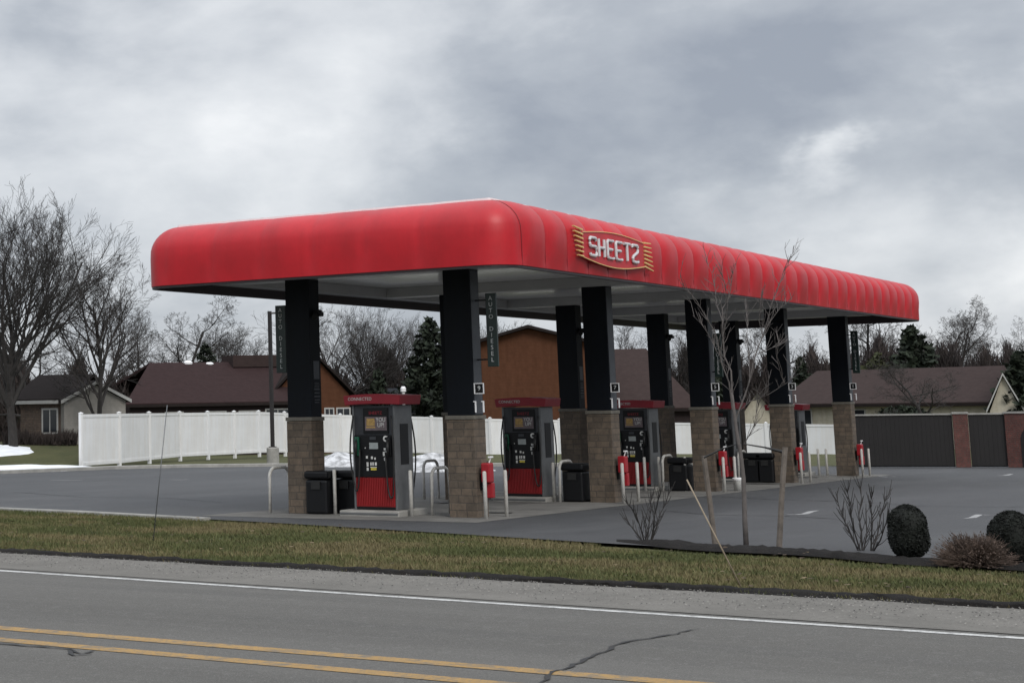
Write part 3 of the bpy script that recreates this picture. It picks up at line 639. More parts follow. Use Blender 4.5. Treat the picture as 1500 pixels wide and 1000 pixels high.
# ------------------------------------------------------------------ fuel dispensers
def dispenser(loc,label):
    o=empty('fuel_dispenser',loc,label,'fuel pump','fuel pumps between the canopy columns')
    xf=-.36; xb=.36; ya=-.44; yb=.44
    b=MB(); b.box(xf+.04,xb-.04,ya+.05,yb-.05,.0,1.46); b.build('cabinet',M['greyd'],o,bevel=.01)
    for s in (-1,1):      # side pylons
        p=MB(); y0,y1=(ya-.03,ya+.02) if s<0 else (yb-.02,yb+.03)
        p.box(xf+.01,xb-.01,y0,y1,0,1.98); pl=p.build('side_pylon',M['grey'],o,bevel=.015)
        q=MB(); yy=ya-.034 if s<0 else yb+.034
        q.box(-.16,.16,min(yy,yy-s*0.004)-.004,max(yy,yy)+.004,.85,1.62); q.build('pylon_panel',M['black'],pl)
    for s in (-1,1):
        X=lambda v:v*s
        def bx(m,x0,x1,*r): m.box(min(X(x0),X(x1)),max(X(x0),X(x1)),*r)
        # front and back faces share the same fittings
        f=MB(); bx(f,-.37,-.32,ya+.022,yb-.022,.62,1.41); pn=f.build('control_panel',M['black'],o,bevel=.008)
        f=MB(); bx(f,-.345,-.32,ya+.022,yb-.022,.06,.615)
        for k in range(22):
            yy=ya+.035+k*.0375; bx(f,-.362,-.34,yy,yy+.018,.075,.60)
        f.build('lower_door',M['darkred'],o)
        f=MB(); bx(f,-.335,-.30,ya+.022,yb-.022,.0,.055); f.build('kick_plate',M['black'],o)
        f=MB(); bx(f,-.33,-.10,ya+.022,yb-.022,1.415,1.97); f.build('upper_frame',M['greyd'],o)
        ad=MB(); bx(ad,-.352,-.331,-.32,.22,1.44,1.93); ap=ad.build('advert_frame',M['black'],o)
        ad=MB(); bx(ad,-.356,-.3525,-.29,.18,1.50,1.76); ad.build('poster',M['poster'],ap)
        ad=MB(); c_=.055
        for (zc,hh,ww) in ((1.70,.028,.085),(1.665,.012,.095),(1.645,.012,.09),(1.61,.022,.09),(1.56,.014,.10)):
            bx(ad,-.3595,-.3565,c_-ww,c_+ww,zc-hh,zc+hh)
        ad.build('poster_picture',M['bun'],ap,bevel=.004)
        rot=FACE_MX if s>0 else Matrix.Rotation(PI,4,'Z')@FACE_MX
        ycen=lambda v:v if s>0 else -v
        if True:
            text('poster_text','YOU',.115,Vector((X(-.360),-.165*1,1.70)),rot,M['label'],ap,ext=.001,sx=.85)
            text('poster_text','UP!',.115,Vector((X(-.360),-.165*1,1.60)),rot,M['label'],ap,ext=.001,sx=.9)
            text('poster_header','SHEETZ',.085,Vector((X(-.355),-.05,1.83)),rot,M['topper'],ap,ext=.001)
        # screen, price window, round sticker, small labels, card reader and keypad
        sc_=MB(); bx(sc_,-.378,-.3705,-.10,.09,1.15,1.27); sc_.build('display_screen',M['screen'],pn)
        sc_=MB(); bx(sc_,-.378,-.3705,-.055,.075,1.325,1.385); sc_.build('price_display',M['greyd'],pn)
        lb=MB()
        n=16; lb.add([(X(-.376),-.27+.058*math.cos(2*PI*k/n),1.345+.058*math.sin(2*PI*k/n)) for k in range(n)],[tuple(range(n))]); lb.build('round_sticker',M['label'],pn)
        lb=MB(); lb.add([(X(-.3785),-.27+.024*math.cos(2*PI*k/n),1.345+.024*math.sin(2*PI*k/n)) for k in range(n)],[tuple(range(n))]); lb.build('sticker_centre',M['black'],pn)
        for y0_,y1_,z0_,z1_ in ((.13,.17,.97,1.02),(.02,.06,.96,1.01),(-.04,-.01,.95,.99),(.12,.16,.82,.90),(.12,.16,.74,.80),(.05,.08,.84,.90),(.005,.035,.84,.90),(-.06,-.02,.84,.90),(-.29,-.22,1.13,1.17),(-.24,-.20,1.02,1.10),(-.28,-.24,1.09,1.11),(-.27,-.22,.93,.99),(-.06,.08,.80,.815),(.17,.19,1.16,1.18)):
            lb=MB(); bx(lb,-.376,-.3705,y0_,y1_,z0_,z1_); lb.build('instruction_label',M['label'],pn)
        lb=MB(); bx(lb,-.376,-.3705,-.05,.07,.75,.795); lb.build('grade_button',M['yellow'],pn)
        # nozzles in their boots
        for yy,mt in ((.345,'pumpgreen'),(-.345,'black')):
            nz=MB(); bx(nz,-.42,-.37,yy-.045,yy+.045,1.02,1.38); 
            nb=nz.build('nozzle_boot',M[mt],pn,bevel=.01)
            nz=MB(); nz.tube([(X(-.44),yy,1.30),(X(-.46),yy,1.16),(X(-.44),yy,1.02)],[.028,.032,.022],8); nz.tube([(X(-.44),yy,1.30),(X(-.40),yy,1.36),(X(-.37),yy,1.37)],.014,6); nz.build('nozzle',M['rubber'],pn,smooth=True)
        # hose hanging from the top of the pylon in a loop
        for yy,dz in ((-.41,0),(.41,.12)):
            h=MB(); pts=[]
            for k in range(22):
                t=k/21
                if t<.62: u=t/.62; pts.append((X(-.40-.05*math.sin(PI*u)),yy-(.06*math.sin(PI*u))*(1 if yy<0 else -1),1.78-u*1.50+dz*u))
                else: u=(t-.62)/.38; pts.append((X(-.42),yy+(.13*math.sin(PI*.5*u))*(1 if yy<0 else -1),.28+dz-.10*math.sin(PI*min(1,u*1.4))+u*u*.74))
            h.tube(pts,.016,8); h.build('hose',M['rubber'],o,smooth=True)
    # curved red topper with lettering
    t=MB(); pr=[]
    for k in range(13):
        u=k/12; pr.append((-.64+1.24*u,2.165+.03*math.sin(PI*u)))
    pr+= [(.57-1.18*k/12,1.985+.02*math.sin(PI*k/12)) for k in range(13)]
    t.prism(pr,-.44,.44,'x'); tp=t.build('topper',M['topper'],o,bevel=.01)
    text('topper_lettering','CONNECTED',.085,Vector((-.446,.23,2.10)),FACE_MX,M['label'],tp,ext=.001,sx=1.0)
    text('topper_lettering','CONNECTED',.085,Vector((.446,-.23,2.10)),Matrix.Rotation(PI,4,'Z')@FACE_MX,M['label'],tp,ext=.001)
    return o
PY=15.93
names_p=['nearest fuel pump with red topper and ribbed red door, between the two closest columns','second fuel pump from the road end, seen right of the nearest front column','middle fuel pump, seen just right of the second front column','fourth fuel pump from the road end, behind the bare sapling trunk','farthest fuel pump, showing only a sliver beside the fourth front column']
p0=None
for c in range(5):
    x=X0+c*SP+.02; z=G(x,PY)
    isl=empty('pump_island',(x,PY,z),['raised concrete plinth under the nearest fuel pump','raised concrete plinth under the second fuel pump','raised concrete plinth under the middle fuel pump','raised concrete plinth under the fourth fuel pump','raised concrete plinth under the farthest fuel pump'][c],'plinth','concrete plinths under the pumps')
    m=MB(); m.box(-.60,.60,-.62,.66,-.1,.115); m.build('plinth_block',M['kerb'],isl,bevel=.02)
    m=MB(); m.box(-.612,-.602,-.60,.64,.045,.075); m.build('plinth_trim',M['grey'],isl)
    if p0 is None: p0=dispenser((x,PY,z+.115),names_p[0])
    else:
        o=copy_tree(p0); o.location=(x,PY,z+.115); o['label']=names_p[c]
# ------------------------------------------------------------------ bins, bollards, hoops, washer boxes
def bin_(x,y,label,w=.27,h=.84):
    z=G(x,y); o=empty('trash_bin',(x,y,z),label,'bin','black litter bins on the pump islands')
    m=MB(); k=w
    pr=[(k*.86,0),(k*.98,.06),(k,h*.72),(k*.88,h*.80)]
    vs=[];ns=4
    m.box(-k*.92,k*.92,-k*.92,k*.92,0,h*.80); m.build('bin_body',M['black'],o,bevel=.05)
    m=MB(); m.box(-k,k,-k,k,h*.815,h); m.build('bin_lid',M['black'],o,bevel=.045)
    m=MB(); m.box(-k*1.003-.004,-k*.9,-.10,.10,h*.58,h*.76); m.build('bin_opening',M['rubber'],o)
    return o
bn=[(29.42,17.24,'black litter bin nearest the road, right of the closest back column'),(29.85,16.85,'black litter bin tucked behind the nearest bin beside the first pump'),
    (X0+SP-.05,14.80,'black litter bin left of the second front column'),(X0+2*SP-.05,14.80,'black litter bin left of the third front column'),
    (X0+3*SP-.1,14.98,'black litter bin left of the fourth front column, beside another bin'),(X0+3*SP-.1,14.62,'black litter bin touching the fourth front column')]
b0=bin_(*bn[0])
for x,y,l in bn[1:]:
    o=copy_tree(b0); o.location=(x,y,G(x,y)); o['label']=l
def bollard(x,y,label,h=.86):
    z=G(x,y); m=MB(); m.lathe([(.036,-.05),(.036,h-.03),(.03,h-.008),(.012,h)],14)
    o=m.build('bollard',M['offwhite'],smooth=True); o.location=(x,y,z); return tag(o,label,'bollard','white pipe bollards beside the columns')
fb=None
nm=['nearest','second','third','fourth','farthest']
for c in range(5):
    for k,dx in enumerate((-.52,.38)):
        x=X0+c*SP+dx; y=13.56
        lab='%s white pipe bollard of the pair at the %s front column'%('left' if k==0 else 'right',nm[c])
        if fb is None: fb=bollard(x,y,lab)
        else: o=fb.copy(); col.objects.link(o); o.location=(x,y,G(x,y)); o['label']=lab
for x,y,lab in [(29.36,16.93,'thin white pipe bollard standing in front of the nearest bins'),(29.27,15.22,'thin white pipe bollard at the right corner of the nearest pump plinth'),
                (X0+SP-.2,15.28,'thin pipe bollard right of the second pump plinth'),(X0+2*SP-.25,15.3,'thin pipe bollard left of the bin by the third front column'),
                (X0+2*SP-.25,14.62,'thin pipe bollard in front of the bin by the third front column'),(X0+2*SP-.6,15.55,'thin pipe bollard right of the middle pump'),
                (X0+4*SP-.3,14.95,'dark thin bollard left of the farthest front column, first of two'),(X0+4*SP-.3,14.7,'dark thin bollard left of the farthest front column, second of two')]:
    o=fb.copy(); col.objects.link(o); o.location=(x,y,G(x,y)); o['label']=lab
def hoop(x,y,dx,dy,label,h=.88):
    z=G(x,y); m=MB(); pts=[(0,0,-.05),(0,0,h-.2)]
    L=math.hypot(dx,dy); ux,uy=dx/L,dy/L
    for k in range(1,7):
        a=PI/2*k/6; pts.append((ux*.2*(1-math.cos(a)),uy*.2*(1-math.cos(a)),h-.2+.2*math.sin(a)))
    for k in range(0,7):
        a=PI/2*k/6; q=L-.2+.2*math.sin(a); pts.append((ux*q,uy*q,h-.2+.2*math.cos(a)))
    pts.append((dx,dy,-.05+G(x+dx,y+dy)-z)); m.tube(pts,.034,10)
    o=m.build('guard_hoop',M['offwhite'],smooth=True); o.location=(x,y,z); return tag(o,label,'guard rail','white pipe hoops guarding the pump islands')
h0=hoop(29.35,18.42,.75,0,'white bent pipe hoop at the outer left end of the nearest island')
for x,y,l in [(29.75,15.02,'white bent pipe hoop right of the nearest pump, behind the front bollard'),(X0+SP-.35,18.42,'white bent pipe hoop at the back end of the second island'),
              (X0+SP-.5,17.05,'white bent pipe hoop left of the second pump'),(X0+SP-.4,15.05,'white bent pipe hoop right of the second pump'),
              (X0+2*SP-.4,15.15,'white bent pipe hoop right of the middle pump'),(X0+3*SP-.4,15.35,'white bent pipe hoop right of the fourth pump')]:
    o=h0.copy(); col.objects.link(o); o.location=(x,y,G(x,y)); o['label']=l
def washer(x,y,label):
    z=G(x,y); o=empty('windshield_washer_box',(x,y,z),label,'washer box','red windshield washer boxes on the front columns')
    m=MB(); m.box(-.13,.08,-.085,.085,.64,1.00); m.build('box_body',M['red2'],o,bevel=.025)
    m=MB(); m.box(-.04,.09,-.09,.06,.36,.635); m.build('towel_bin',M['red2'],o,bevel=.015)
    m=MB(); m.tube([(.02,-.02,1.0),(.04,-.05,1.10)],.012,6); m.box(-.04,.10,-.07,-.03,1.09,1.12); m.build('squeegee',M['letter'],o)
    m=MB(); m.box(-.04,.02,.10,.15,.5,.8); m.build('mount',M['black'],o)
    return o
w0=washer(X0-.06,Y0-.44,'red windshield washer box on the nearest front column')
for c in range(1,5):
    o=copy_tree(w0); x=X0+c*SP-.06; o.location=(x,Y0-.44,G(x,Y0)); o['label']='red windshield washer box on the %s front column'%nm[c]
# white bucket by the third column
x,y=X0+2*SP+.42,13.5; o=empty('white_bucket',(x,y,G(x,y)),'white bucket with a lid standing between the bollards of the third front column','bucket')
m=MB(); m.lathe([(.115,0),(.135,.26),(.14,.27)],18); m.build('bucket_body',M['label'],o,smooth=True)
m=MB(); m.lathe([(.15,.272),(.15,.31),(.13,.33),(.02,.335)],18); m.build('bucket_lid',M['letter'],o)
# ------------------------------------------------------------------ lamp post
b=gp(400,678); o=empty('lot_lamp_post',(b.x,b.y,b.z),'tall dark lot lamp post on a concrete base in front of the white fence','lamp post')
m=MB(); m.lathe([(.30,-.1),(.30,.72),(.27,.76)],20); m.build('concrete_base',M['kerb'],o)
m=MB(); m.box(-.075,.075,-.075,.075,.80,7.35); m.box(-.14,.14,-.14,.14,.762,.80); m.build('pole',M['bronze'],o)
d=Vector((math.sin(CAM['yaw']),-math.cos(CAM['yaw']),0))
m=MB(); m.tube([(0,0,7.25),tuple(d*.55+Vector((0,0,7.27)))],.045,8); m.build('arm',M['bronze'],o)
m=MB(); m.box(-.22,.22,-.42,.42,7.16,7.30); q=m.build('lamp_head',M['bronze'],o,bevel=.03); q.location=d*.85; q.rotation_euler=(0,0,math.atan2(d.y,d.x)+PI/2)
# ------------------------------------------------------------------ white fence
def fence():
    P=[gp(119,685.5)]  # start corner
    line=[(62,49.0),(76,53.2),(84,53.6),(96,53.2),(97.5,47),(98.5,42),(100.5,36),(97,31),(95,26.5)]
    base=[(119,685,79),(175,681,82.5),(219,676,87.5),(264,671,92.5),(305,669,95),(344,667,97.5),(380,665,100),(418,664.5,103),(458,664.5,106),(500,664.5,109),(545,664.5,110.5),(590,664.5,111.5),(634,666,110.5),(677,668,109.5),(720,671,108.5),(771,671.5,108.5),(822,672,108.5),(872,672,108),(922,672,107),(972,672,106.5),(1022,672,106),(1072,672,105.5),(1125,672,105),(1178,673,104),(1232,674,103)]
    tops=[606,605,604.5,604,603.5,603,602.5,604,605.5,607,608,609,610,611.3,612.6,613.5,614.5,615.5,616.8,618,618.6,619,619.8,620.4,621]
    pts=[];hs=[]
    for (x,yb,D),yt in zip(base,tops):
        a=at(x,yb,D); t=at(x,yt,D); pts.append(a); hs.append(t.z-a.z)
    o=empty('white_vinyl_fence',pts[0],'long white vinyl privacy fence with capped posts behind the station lot','fence')
    O=pts[0]
    for i,(p,h) in enumerate(zip(pts,hs)):
        m=MB(); q=p-O; m.box(q.x-.075,q.x+.075,q.y-.075,q.y+.075,q.z-.15,q.z+h+.03); 
        m.add([(q.x-.1,q.y-.1,q.z+h+.03),(q.x+.1,q.y-.1,q.z+h+.03),(q.x+.1,q.y+.1,q.z+h+.03),(q.x-.1,q.y+.1,q.z+h+.03),(q.x,q.y,q.z+h+.09)],[(0,1,2,3),(0,1,4),(1,2,4),(2,3,4),(3,0,4)])
        m.build('fence_post',M['white'],o)
    for i in range(len(pts)-1):
        a=pts[i]-O;b=pts[i+1]-O; d=(b-a); L=math.hypot(d.x,d.y); an=math.atan2(d.y,d.x)
        m=MB(); sh_=d.z/L
        def sb(x0,x1,y0,y1,z0,z1,h0=0,h1=0):
            vs=[]
            for z,hh in ((z0,0),(z1,1)):
                for xx,yy in ((x0,y0),(x1,y0),(x1,y1),(x0,y1)):
                    zz_=z+sh_*xx+(hh*(hs[i]+(hs[i+1]-hs[i])*xx/L))
                    vs.append((xx,yy,zz_))
            m.add(vs,[(3,2,1,0),(4,5,6,7),(0,1,5,4),(1,2,6,5),(2,3,7,6),(3,0,4,7)])
        nb=12; w_=(L-.15)/nb
        for k in range(nb): sb(.075+k*w_+.0005,.075+(k+1)*w_-.0005,-.018,.018+.002*(k%2),.08,-.12)
        sb(.075,L-.075,-.04,.04,.10,-hs[i]+.24)   # bottom rail (top = z0+...)
        sb(.075,L-.075,-.04,.04,hs[i]-.16,-.02)
        q=m.build('fence_panel',M['white'],o); q.location=a; q.rotation_euler=(0,0,an)
fence()
# ------------------------------------------------------------------ refuse enclosure on the right
def enclosure():
    Z=lambda p:G(p.x,p.y)
    P=[gp(1251,684),gp(1400,684),gp(1424,684),gp(1478,684),gp(1530,684.5)]
    O=P[0]; o=empty('refuse_enclosure',O,'dark slatted refuse enclosure with red brick piers at the right edge of the lot','enclosure')
    D=70
    for p in P: p.z=Z(p)
    # dark panels
    for a,b,nm_ in ((P[0],P[1],0),(P[2],P[3],1)):
        d=b-a; L=math.hypot(d.x,d.y); m=MB(); n=max(3,int(L/.15)); w_=L/n
        for k in range(n): m.box(k*w_+.002,(k+1)*w_-.002,-.03,.03-.002*(k%2),.06,1.93)
        m.box(0,L,.012,.027,.02,1.90); m.box(0,L,.03,.08,.3,.42); m.box(0,L,.03,.08,1.5,1.62)
        q=m.build('slat_panel',M['darkfence'],o); q.location=a-O; q.rotation_euler=(0,0,math.atan2(d.y,d.x))
        m=MB(); m.box(-.02,L+.02,-.08,.10,1.935,1.99); q=m.build('coping',M['kerb'],o); q.location=a-O; q.rotation_euler=(0,0,math.atan2(d.y,d.x))
    for a,b in ((P[1],P[2]),(P[3],P[4])):
        d=b-a; L=math.hypot(d.x,d.y); m=MB(); m.box(.02,L-.02,-.12,.35,-.1,1.96); q=m.build('brick_pier',M['redbrick'],o,bevel=.01); q.location=a-O; q.rotation_euler=(0,0,math.atan2(d.y,d.x))
        m=MB(); m.box(0,L,-.15,.38,1.965,2.03); q2=m.build('pier_cap',M['kerb'],q)
    # pier with an arched dark opening at far right
    m=MB(); pts=[(.55,.02)]+[(.55+.0+.55*(1-math.cos(PI/2*k/6)),1.0+.55*math.sin(PI/2*k/6)) for k in range(7)]+[(2.6,1.55),(2.6,.02)]
    d=P[4]-P[3]; m.prism(pts,-.135,-.125,'y'); q=m.build('arched_gate',M['darkfence'],o); q.location=P[3]-O; q.rotation_euler=(0,0,math.atan2(d.y,d.x))
    # side wall running back
    d=P[1]-P[0]; q=Vector((-d.y,d.x,0)).normalized(); 
    if q.x<0:q=-q
    m=MB(); L=5
    m.box(0,L,-.03,.03,.06,1.93); s=m.build('side_panel',M['darkfence'],o); s.location=(0,0,0); s.rotation_euler=(0,0,math.atan2(q.y,q.x))
    # pipe bollards
enclosure()
# ------------------------------------------------------------------ houses
def house(name,A,B,depth,zb,ze,zr,wallm,roofm,label,gable=True,hipL=0,hipR=0,over=.4,windows=(),cat='house',ridge='long',gablem=None,extra=None):
    """A,B: front wall corners (left,right seen from the camera); depth runs away from the camera. ridge 'long' parallel to AB, 'cross' gable faces the camera."""
    A=Vector((A[0],A[1],0));B=Vector((B[0],B[1],0)); d=B-A; L=d.length; an=math.atan2(d.y,d.x)
    # local x along A->B, local y must point away from the camera
    n=Vector((-d.y,d.x,0)); s=1 if n.dot(A)>0 else -1
    o=empty(name,(A.x,A.y,zb),label,cat,rz=an)
    e=ze-zb; r=zr-zb
    y=lambda v:v*s
    m=MB()
    if ridge=='long':
        m.box(0,L,min(0,y(depth)),max(0,y(depth)),-1.5,e)
        if gable:
            for xx in (0,L):
                if (xx==0 and hipL) or (xx==L and hipR): continue
                m.prism([(0,e),(y(depth),e),(y(depth/2),r-.05)],xx+(.0 if xx==0 else -.1),xx+(.1 if xx==0 else 0),'x')
    else:
        m.box(0,L,min(0,y(depth)),max(0,y(depth)),-1.5,e)
        m.prism([(0,e),(L,e),(L/2,r-.05)],y(0),y(.12),'y')
    w_=m.build('wall',wallm,o)
    t=.18
    rf=MB()
    if ridge=='long':
        x0,x1=-over,L+over; yf,yk,ym=y(-over),y(depth+over),y(depth/2); hl=x0+hipL if hipL else x0; hr=x1-hipR if hipR else x1
        e0=e-.05
        vs=[(x0,yf,e0),(x1,yf,e0),(hr,ym,r),(hl,ym,r),(x0,yk,e0),(x1,yk,e0)]
        vs+= [(v[0],v[1],v[2]+t) for v in vs]
        rf.add(vs,[(0,1,2,3),(3,2,5,4),(6,9,8,7),(9,10,11,8),(0,6,7,1),(4,5,11,10),(0,3,9,6),(3,4,10,9),(1,7,8,2),(2,8,11,5)])
    else:
        xm=L/2; yf,yk=y(-over),y(depth); e0=e-.05
        vs=[(-over,yf,e0-.05),(xm,yf,r),(L+over,yf,e0-.05),(-over,yk,e0-.05),(xm,yk,r),(L+over,yk,e0-.05)]
        vs+=[(v[0],v[1],v[2]+t) for v in vs]
        rf.add(vs,[(0,1,4,3),(1,2,5,4),(6,9,10,7),(7,10,11,8),(0,6,7,1),(1,7,8,2),(3,4,10,9),(4,5,11,10),(0,3,9,6),(2,8,11,5)])
    ro=rf.build('roof',roofm,o)
    tr=MB()
    if ridge=='long': tr.box(-over,L+over,min(y(-over-.03),y(-over+.0)),max(y(-over-.03),y(-over)),e-.12,e+.06)
    else:
        for sg in (0,1):
            a=(-over,e-.12) if sg==0 else (L+over,e-.12); b=(L/2,r-.02)
            tr.prism([a,b,(b[0],b[1]+.16),(a[0],a[1]+.18)],y(-over-.04),y(-over-.005),'y')
    tr.build('fascia_board',gablem or M['frame'],ro)
    for (fx,w2,z0,z1) in windows:
        z0,z1=e-z1,e-z0; f=MB(); x0=fx*L; f.box(x0,x0+w2,min(y(-.05),y(0)),max(y(-.05),y(0)),z0,z1)
        fr=f.build('window_frame',M['frame'],o)
        g=MB(); g.box(x0+.09,x0+w2/2-.03,min(y(-.058),y(-.052)),max(y(-.058),y(-.052)),z0+.09,z1-.09); g.box(x0+w2/2+.03,x0+w2-.09,min(y(-.058),y(-.052)),max(y(-.058),y(-.052)),z0+.09,z1-.09)
        g.build('window_pane',M['glass'],fr)
    if extra: extra(o,ro,L,y,e,r)
    return o
def px(x,D): p=at(x,600,D); return (p.x,p.y)
def zat(x,y,D): return at(x,y,D).z
# 1: small beige and brown house far left
A=px(30,92);B=px(93,91)
house('small_house',A,B,6.5,zat(60,652,91),zat(60,588,91),zat(90,553,94),M['brownwall'],M['roofdark'],'small brown walled house with dark roof at the far left behind the big bare tree',windows=[(.50,.95,.35,1.7)],gablem=M['frame'])
A=px(94,90.5);B=px(184,91.6)
house('garage',A,B,7,zat(140,650,92),zat(140,587,92),zat(140,562,92),M['beige'],M['roofdark'],'beige gabled outbuilding with white roof trim behind the left end of the fence',cat='outbuilding',ridge='cross',over=.25)
# 2: long maroon-roofed building
def ex2(o,ro,L,y,e,r):
    for fx,h in ((.46,.55),(.585,.42)):
        m=MB(); x=fx*L; m.lathe([(.16,0),(.16,h*.5),(.30,h*.52),(.32,h*.75),(.16,h)],14,c=(x,y(5.4),r-.25)); m.build('roof_vent',M['letter'],ro)
    m=MB(); m.box(.70*L,.98*L,min(y(4.5),y(7)),max(y(4.5),y(7)),r-.2,r+.62); m.build('roof_box',M['roofbrown'],ro)
A=px(190,112);B=px(452,116)
house('maroon_roofed_building',A,B,11,zat(300,640,114),zat(300,592,113),zat(300,534,119),M['darkwall'],M['roofred'],'long low building with a dark maroon shingle roof and white vents, behind the left fence',gablem=M['roofdark'],hipL=3.4,hipR=.01,windows=[(.19,1.3,.45,1.5),(.42,1.4,.45,1.5),(.60,1.3,.45,1.5),(.75,1.8,.35,1.5)],extra=ex2,cat='building')
A=px(402,117);B=px(512,118)
house('orange_gabled_house',A,B,10,zat(460,650,118),zat(505,577,118),zat(455,515,118),M['orange'],M['roofdark'],'orange sided house with a steep gable right of the nearest back column',ridge='cross',gablem=M['roofdark'],windows=[(.66,.7,.9,2.0),(.82,1.0,.9,2.0)])
# 3: slate roofed shed behind first pump
A=px(575,128);B=px(668,128)
house('slate_roofed_house',A,B,8,zat(620,650,128),zat(620,606,128),zat(620,571,131),M['darkwall'],M['roofgrey'],'dark slate roofed house seen between the first pump and the nearest front column')
b=at(591,578,124); m=MB(); m.lathe([(.11,-3),(.11,.2),(.2,.22),(.2,.45),(.12,.6)],12); o=m.build('vent_stack',M['letter']); o.location=b; tag(o,'thin white vent stack rising above the first pump topper','vent')
# 4: big orange gable
A=px(690,112);B=px(868,112)
house('big_orange_building',A,B,9,zat(770,650,112),zat(712,506,112),zat(772,480,112),M['orange'],M['roofgrey'],'large orange sided building with a wide low gable seen behind the second pump',ridge='cross',gablem=M['roofdark'],over=.5,cat='building')
A=px(870,118);B=px(1018,118)
house('long_brown_roofed_house',A,B,10,zat(950,650,118),zat(950,600,118),zat(950,514,123),M['darkwall'],M['roofbrown'],'house with a tall brown shingle roof right of the big orange building',gablem=M['roofdark'],hipL=.01,hipR=3.3)
# 5: small cream gable
A=px(1084,124);B=px(1137,124)
house('cream_garage',A,B,7,zat(1110,650,124),zat(1110,611,124),zat(1110,574,124),M['cream'],M['roofdark'],'small cream garage gable between the third and fourth front columns',ridge='cross',cat='outbuilding',gablem=M['roofdark'],over=.35)
# 6: long cream house with brown roof
A=px(1150,128);B=px(1464,119)
house('cream_house',A,B,9,zat(1300,650,124),zat(1165,594,127),zat(1300,544,129),M['cream'],M['roofbrown'],'long cream house with a brown roof on the right behind the refuse enclosure',hipL=.01,windows=[(.045,1.5,.25,2.3),(.26,2.3,.25,2.4),(.60,1.7,.6,1.9)],over=.5,gablem=M['roofdark'])
A=px(1450,117);B=px(1496,117)
house('cream_wing',A,B,7,zat(1470,650,117),zat(1470,602,117),zat(1470,549,117),M['cream'],M['roofdark'],'white gabled wing with siding at the far right',ridge='cross',over=.2,gablem=M['frame'])
# ------------------------------------------------------------------ trees
def grow(seed,H,spread=.55,levels=5,r0=None,trunk=.25,vase=0.,kids=(7,5,4,4),curl=.16,leader=True,twig=.012,limb=1.):
    """returns (trunk MB, crown MB) of a bare deciduous tree with its foot at the origin"""
    rnd=random.Random(seed); T=MB(); C=MB(); r0=r0 or H*.022
    def perp(d):
        a=Vector((rnd.uniform(-1,1),rnd.uniform(-1,1),rnd.uniform(-1,1))); a=a-a.dot(d)*d
        return a.normalized() if a.length>1e-3 else Vector((1,0,0))
    def br(p,d,L,r,lev):
        n=5 if lev<2 else (4 if lev<levels-1 else 3); pts=[p.copy()]; rad=[r]; dd=d.copy(); st=L/n
        for i in range(n):
            dd=(dd+perp(dd)*curl*rnd.uniform(.3,1.2)+Vector((0,0,.07 if lev>0 else .02))).normalized()
            p=p+dd*st; pts.append(p.copy()); rad.append(max(twig*.6,r*(1-.72*(i+1)/n)))
        (T if lev<=1 else C).tube(pts,rad,6 if lev==0 else (5 if lev==1 else 3),cap=False)
        if lev>=levels: return
        k=kids[min(lev,len(kids)-1)]; k=int(k*rnd.uniform(.8,1.25)+.5)
        for j in range(k):
            t=(trunk if lev==0 else .18)+ (1-(trunk if lev==0 else .18))*((j+rnd.random())/k)
            f=t*n; i=min(int(f),n-1); q=pts[i].lerp(pts[i+1],f-i); rr_=rad[i]+(rad[i+1]-rad[i])*(f-i)
            base=(pts[i+1]-pts[i]).normalized(); 
            ang=rnd.uniform(.45,.95)*(1-vase*.5)*(spread/.55)
            az=perp(base)
            if lev==0: a_=j*2.4+rnd.uniform(-.4,.4); az=Vector((math.cos(a_),math.sin(a_),0))
            nd=(base*math.cos(ang)+az*math.sin(ang)).normalized()
            sl=L*(rnd.uniform(.50,.72) if lev>0 else rnd.uniform(.42,.60))*(1-.35*t)
            if lev==0: sl=H*limb*(rnd.uniform(.34,.50) if leader else rnd.uniform(.43,.46))*(1.2-.66*t)
            br(q,nd,sl,min(rr_*.72,r*.55),lev+1)
    br(Vector((0,0,-.3)),Vector((rnd.uniform(-.04,.04),rnd.uniform(-.04,.04),1)),H*.80 if leader else H*.45,r0,0)
    return T,C
PROTO={}
def bare_tree(key,loc,h,label,rz=0,wide=1,group='bare trees behind the station'):
    H0,T,C=PROTO[key]
    o=empty('bare_tree',loc,label,'tree',group,rz=rz); s=h/H0; o.scale=(s*wide,s*wide,s)
    for nm_,me in (('trunk',T),('crown',C)):
        q=bpy.data.objects.new(nm_,me); col.objects.link(q); q.parent=o
    return o
def proto(key,H,**k):
    T,C=grow(H=H,**k)
    def me(m,nm_,mt):
        d=bpy.data.meshes.new(nm_); d.from_pydata(m.v,[],m.f); d.materials.append(mt); d.update(); return d
    t=me(T,'trunk',M['bark']); c=me(C,'crown',M['twig'])
    top=sorted(v[2] for v in C.v)[int(len(C.v)*.995)]
    PROTO[key]=(top,t,c)
proto('vase',11,seed=3,spread=.50,levels=5,trunk=.30,vase=.3,kids=(12,8,6,4,3),curl=.11,twig=.009,r0=.22,leader=False,limb=1.55)
proto('upright',10,seed=17,spread=.52,levels=5,trunk=.24,kids=(13,7,5,4,2),curl=.13,twig=.009,r0=.15)
proto('oak',10,seed=8,spread=.75,levels=5,trunk=.28,kids=(11,7,5,4,3),curl=.20,twig=.010,r0=.18)
proto('thin',9,seed=14,spread=.62,levels=4,trunk=.22,kids=(13,7,6,4),curl=.16,twig=.011,r0=.12,limb=1.15)
proto('wild',9,seed=21,spread=.80,levels=5,trunk=.28,kids=(9,6,5,4,3),curl=.28,twig=.010,r0=.16)
def tree_at(key,x,yb,yt,D,label,rz=0,wide=1,zb=None):
    a=at(x,600,D); z=(G(a.x,a.y) if zb is None else zb); t=at(x,yt,D).z
    return bare_tree(key,(a.x,a.y,z),t-z,label,rz,wide)
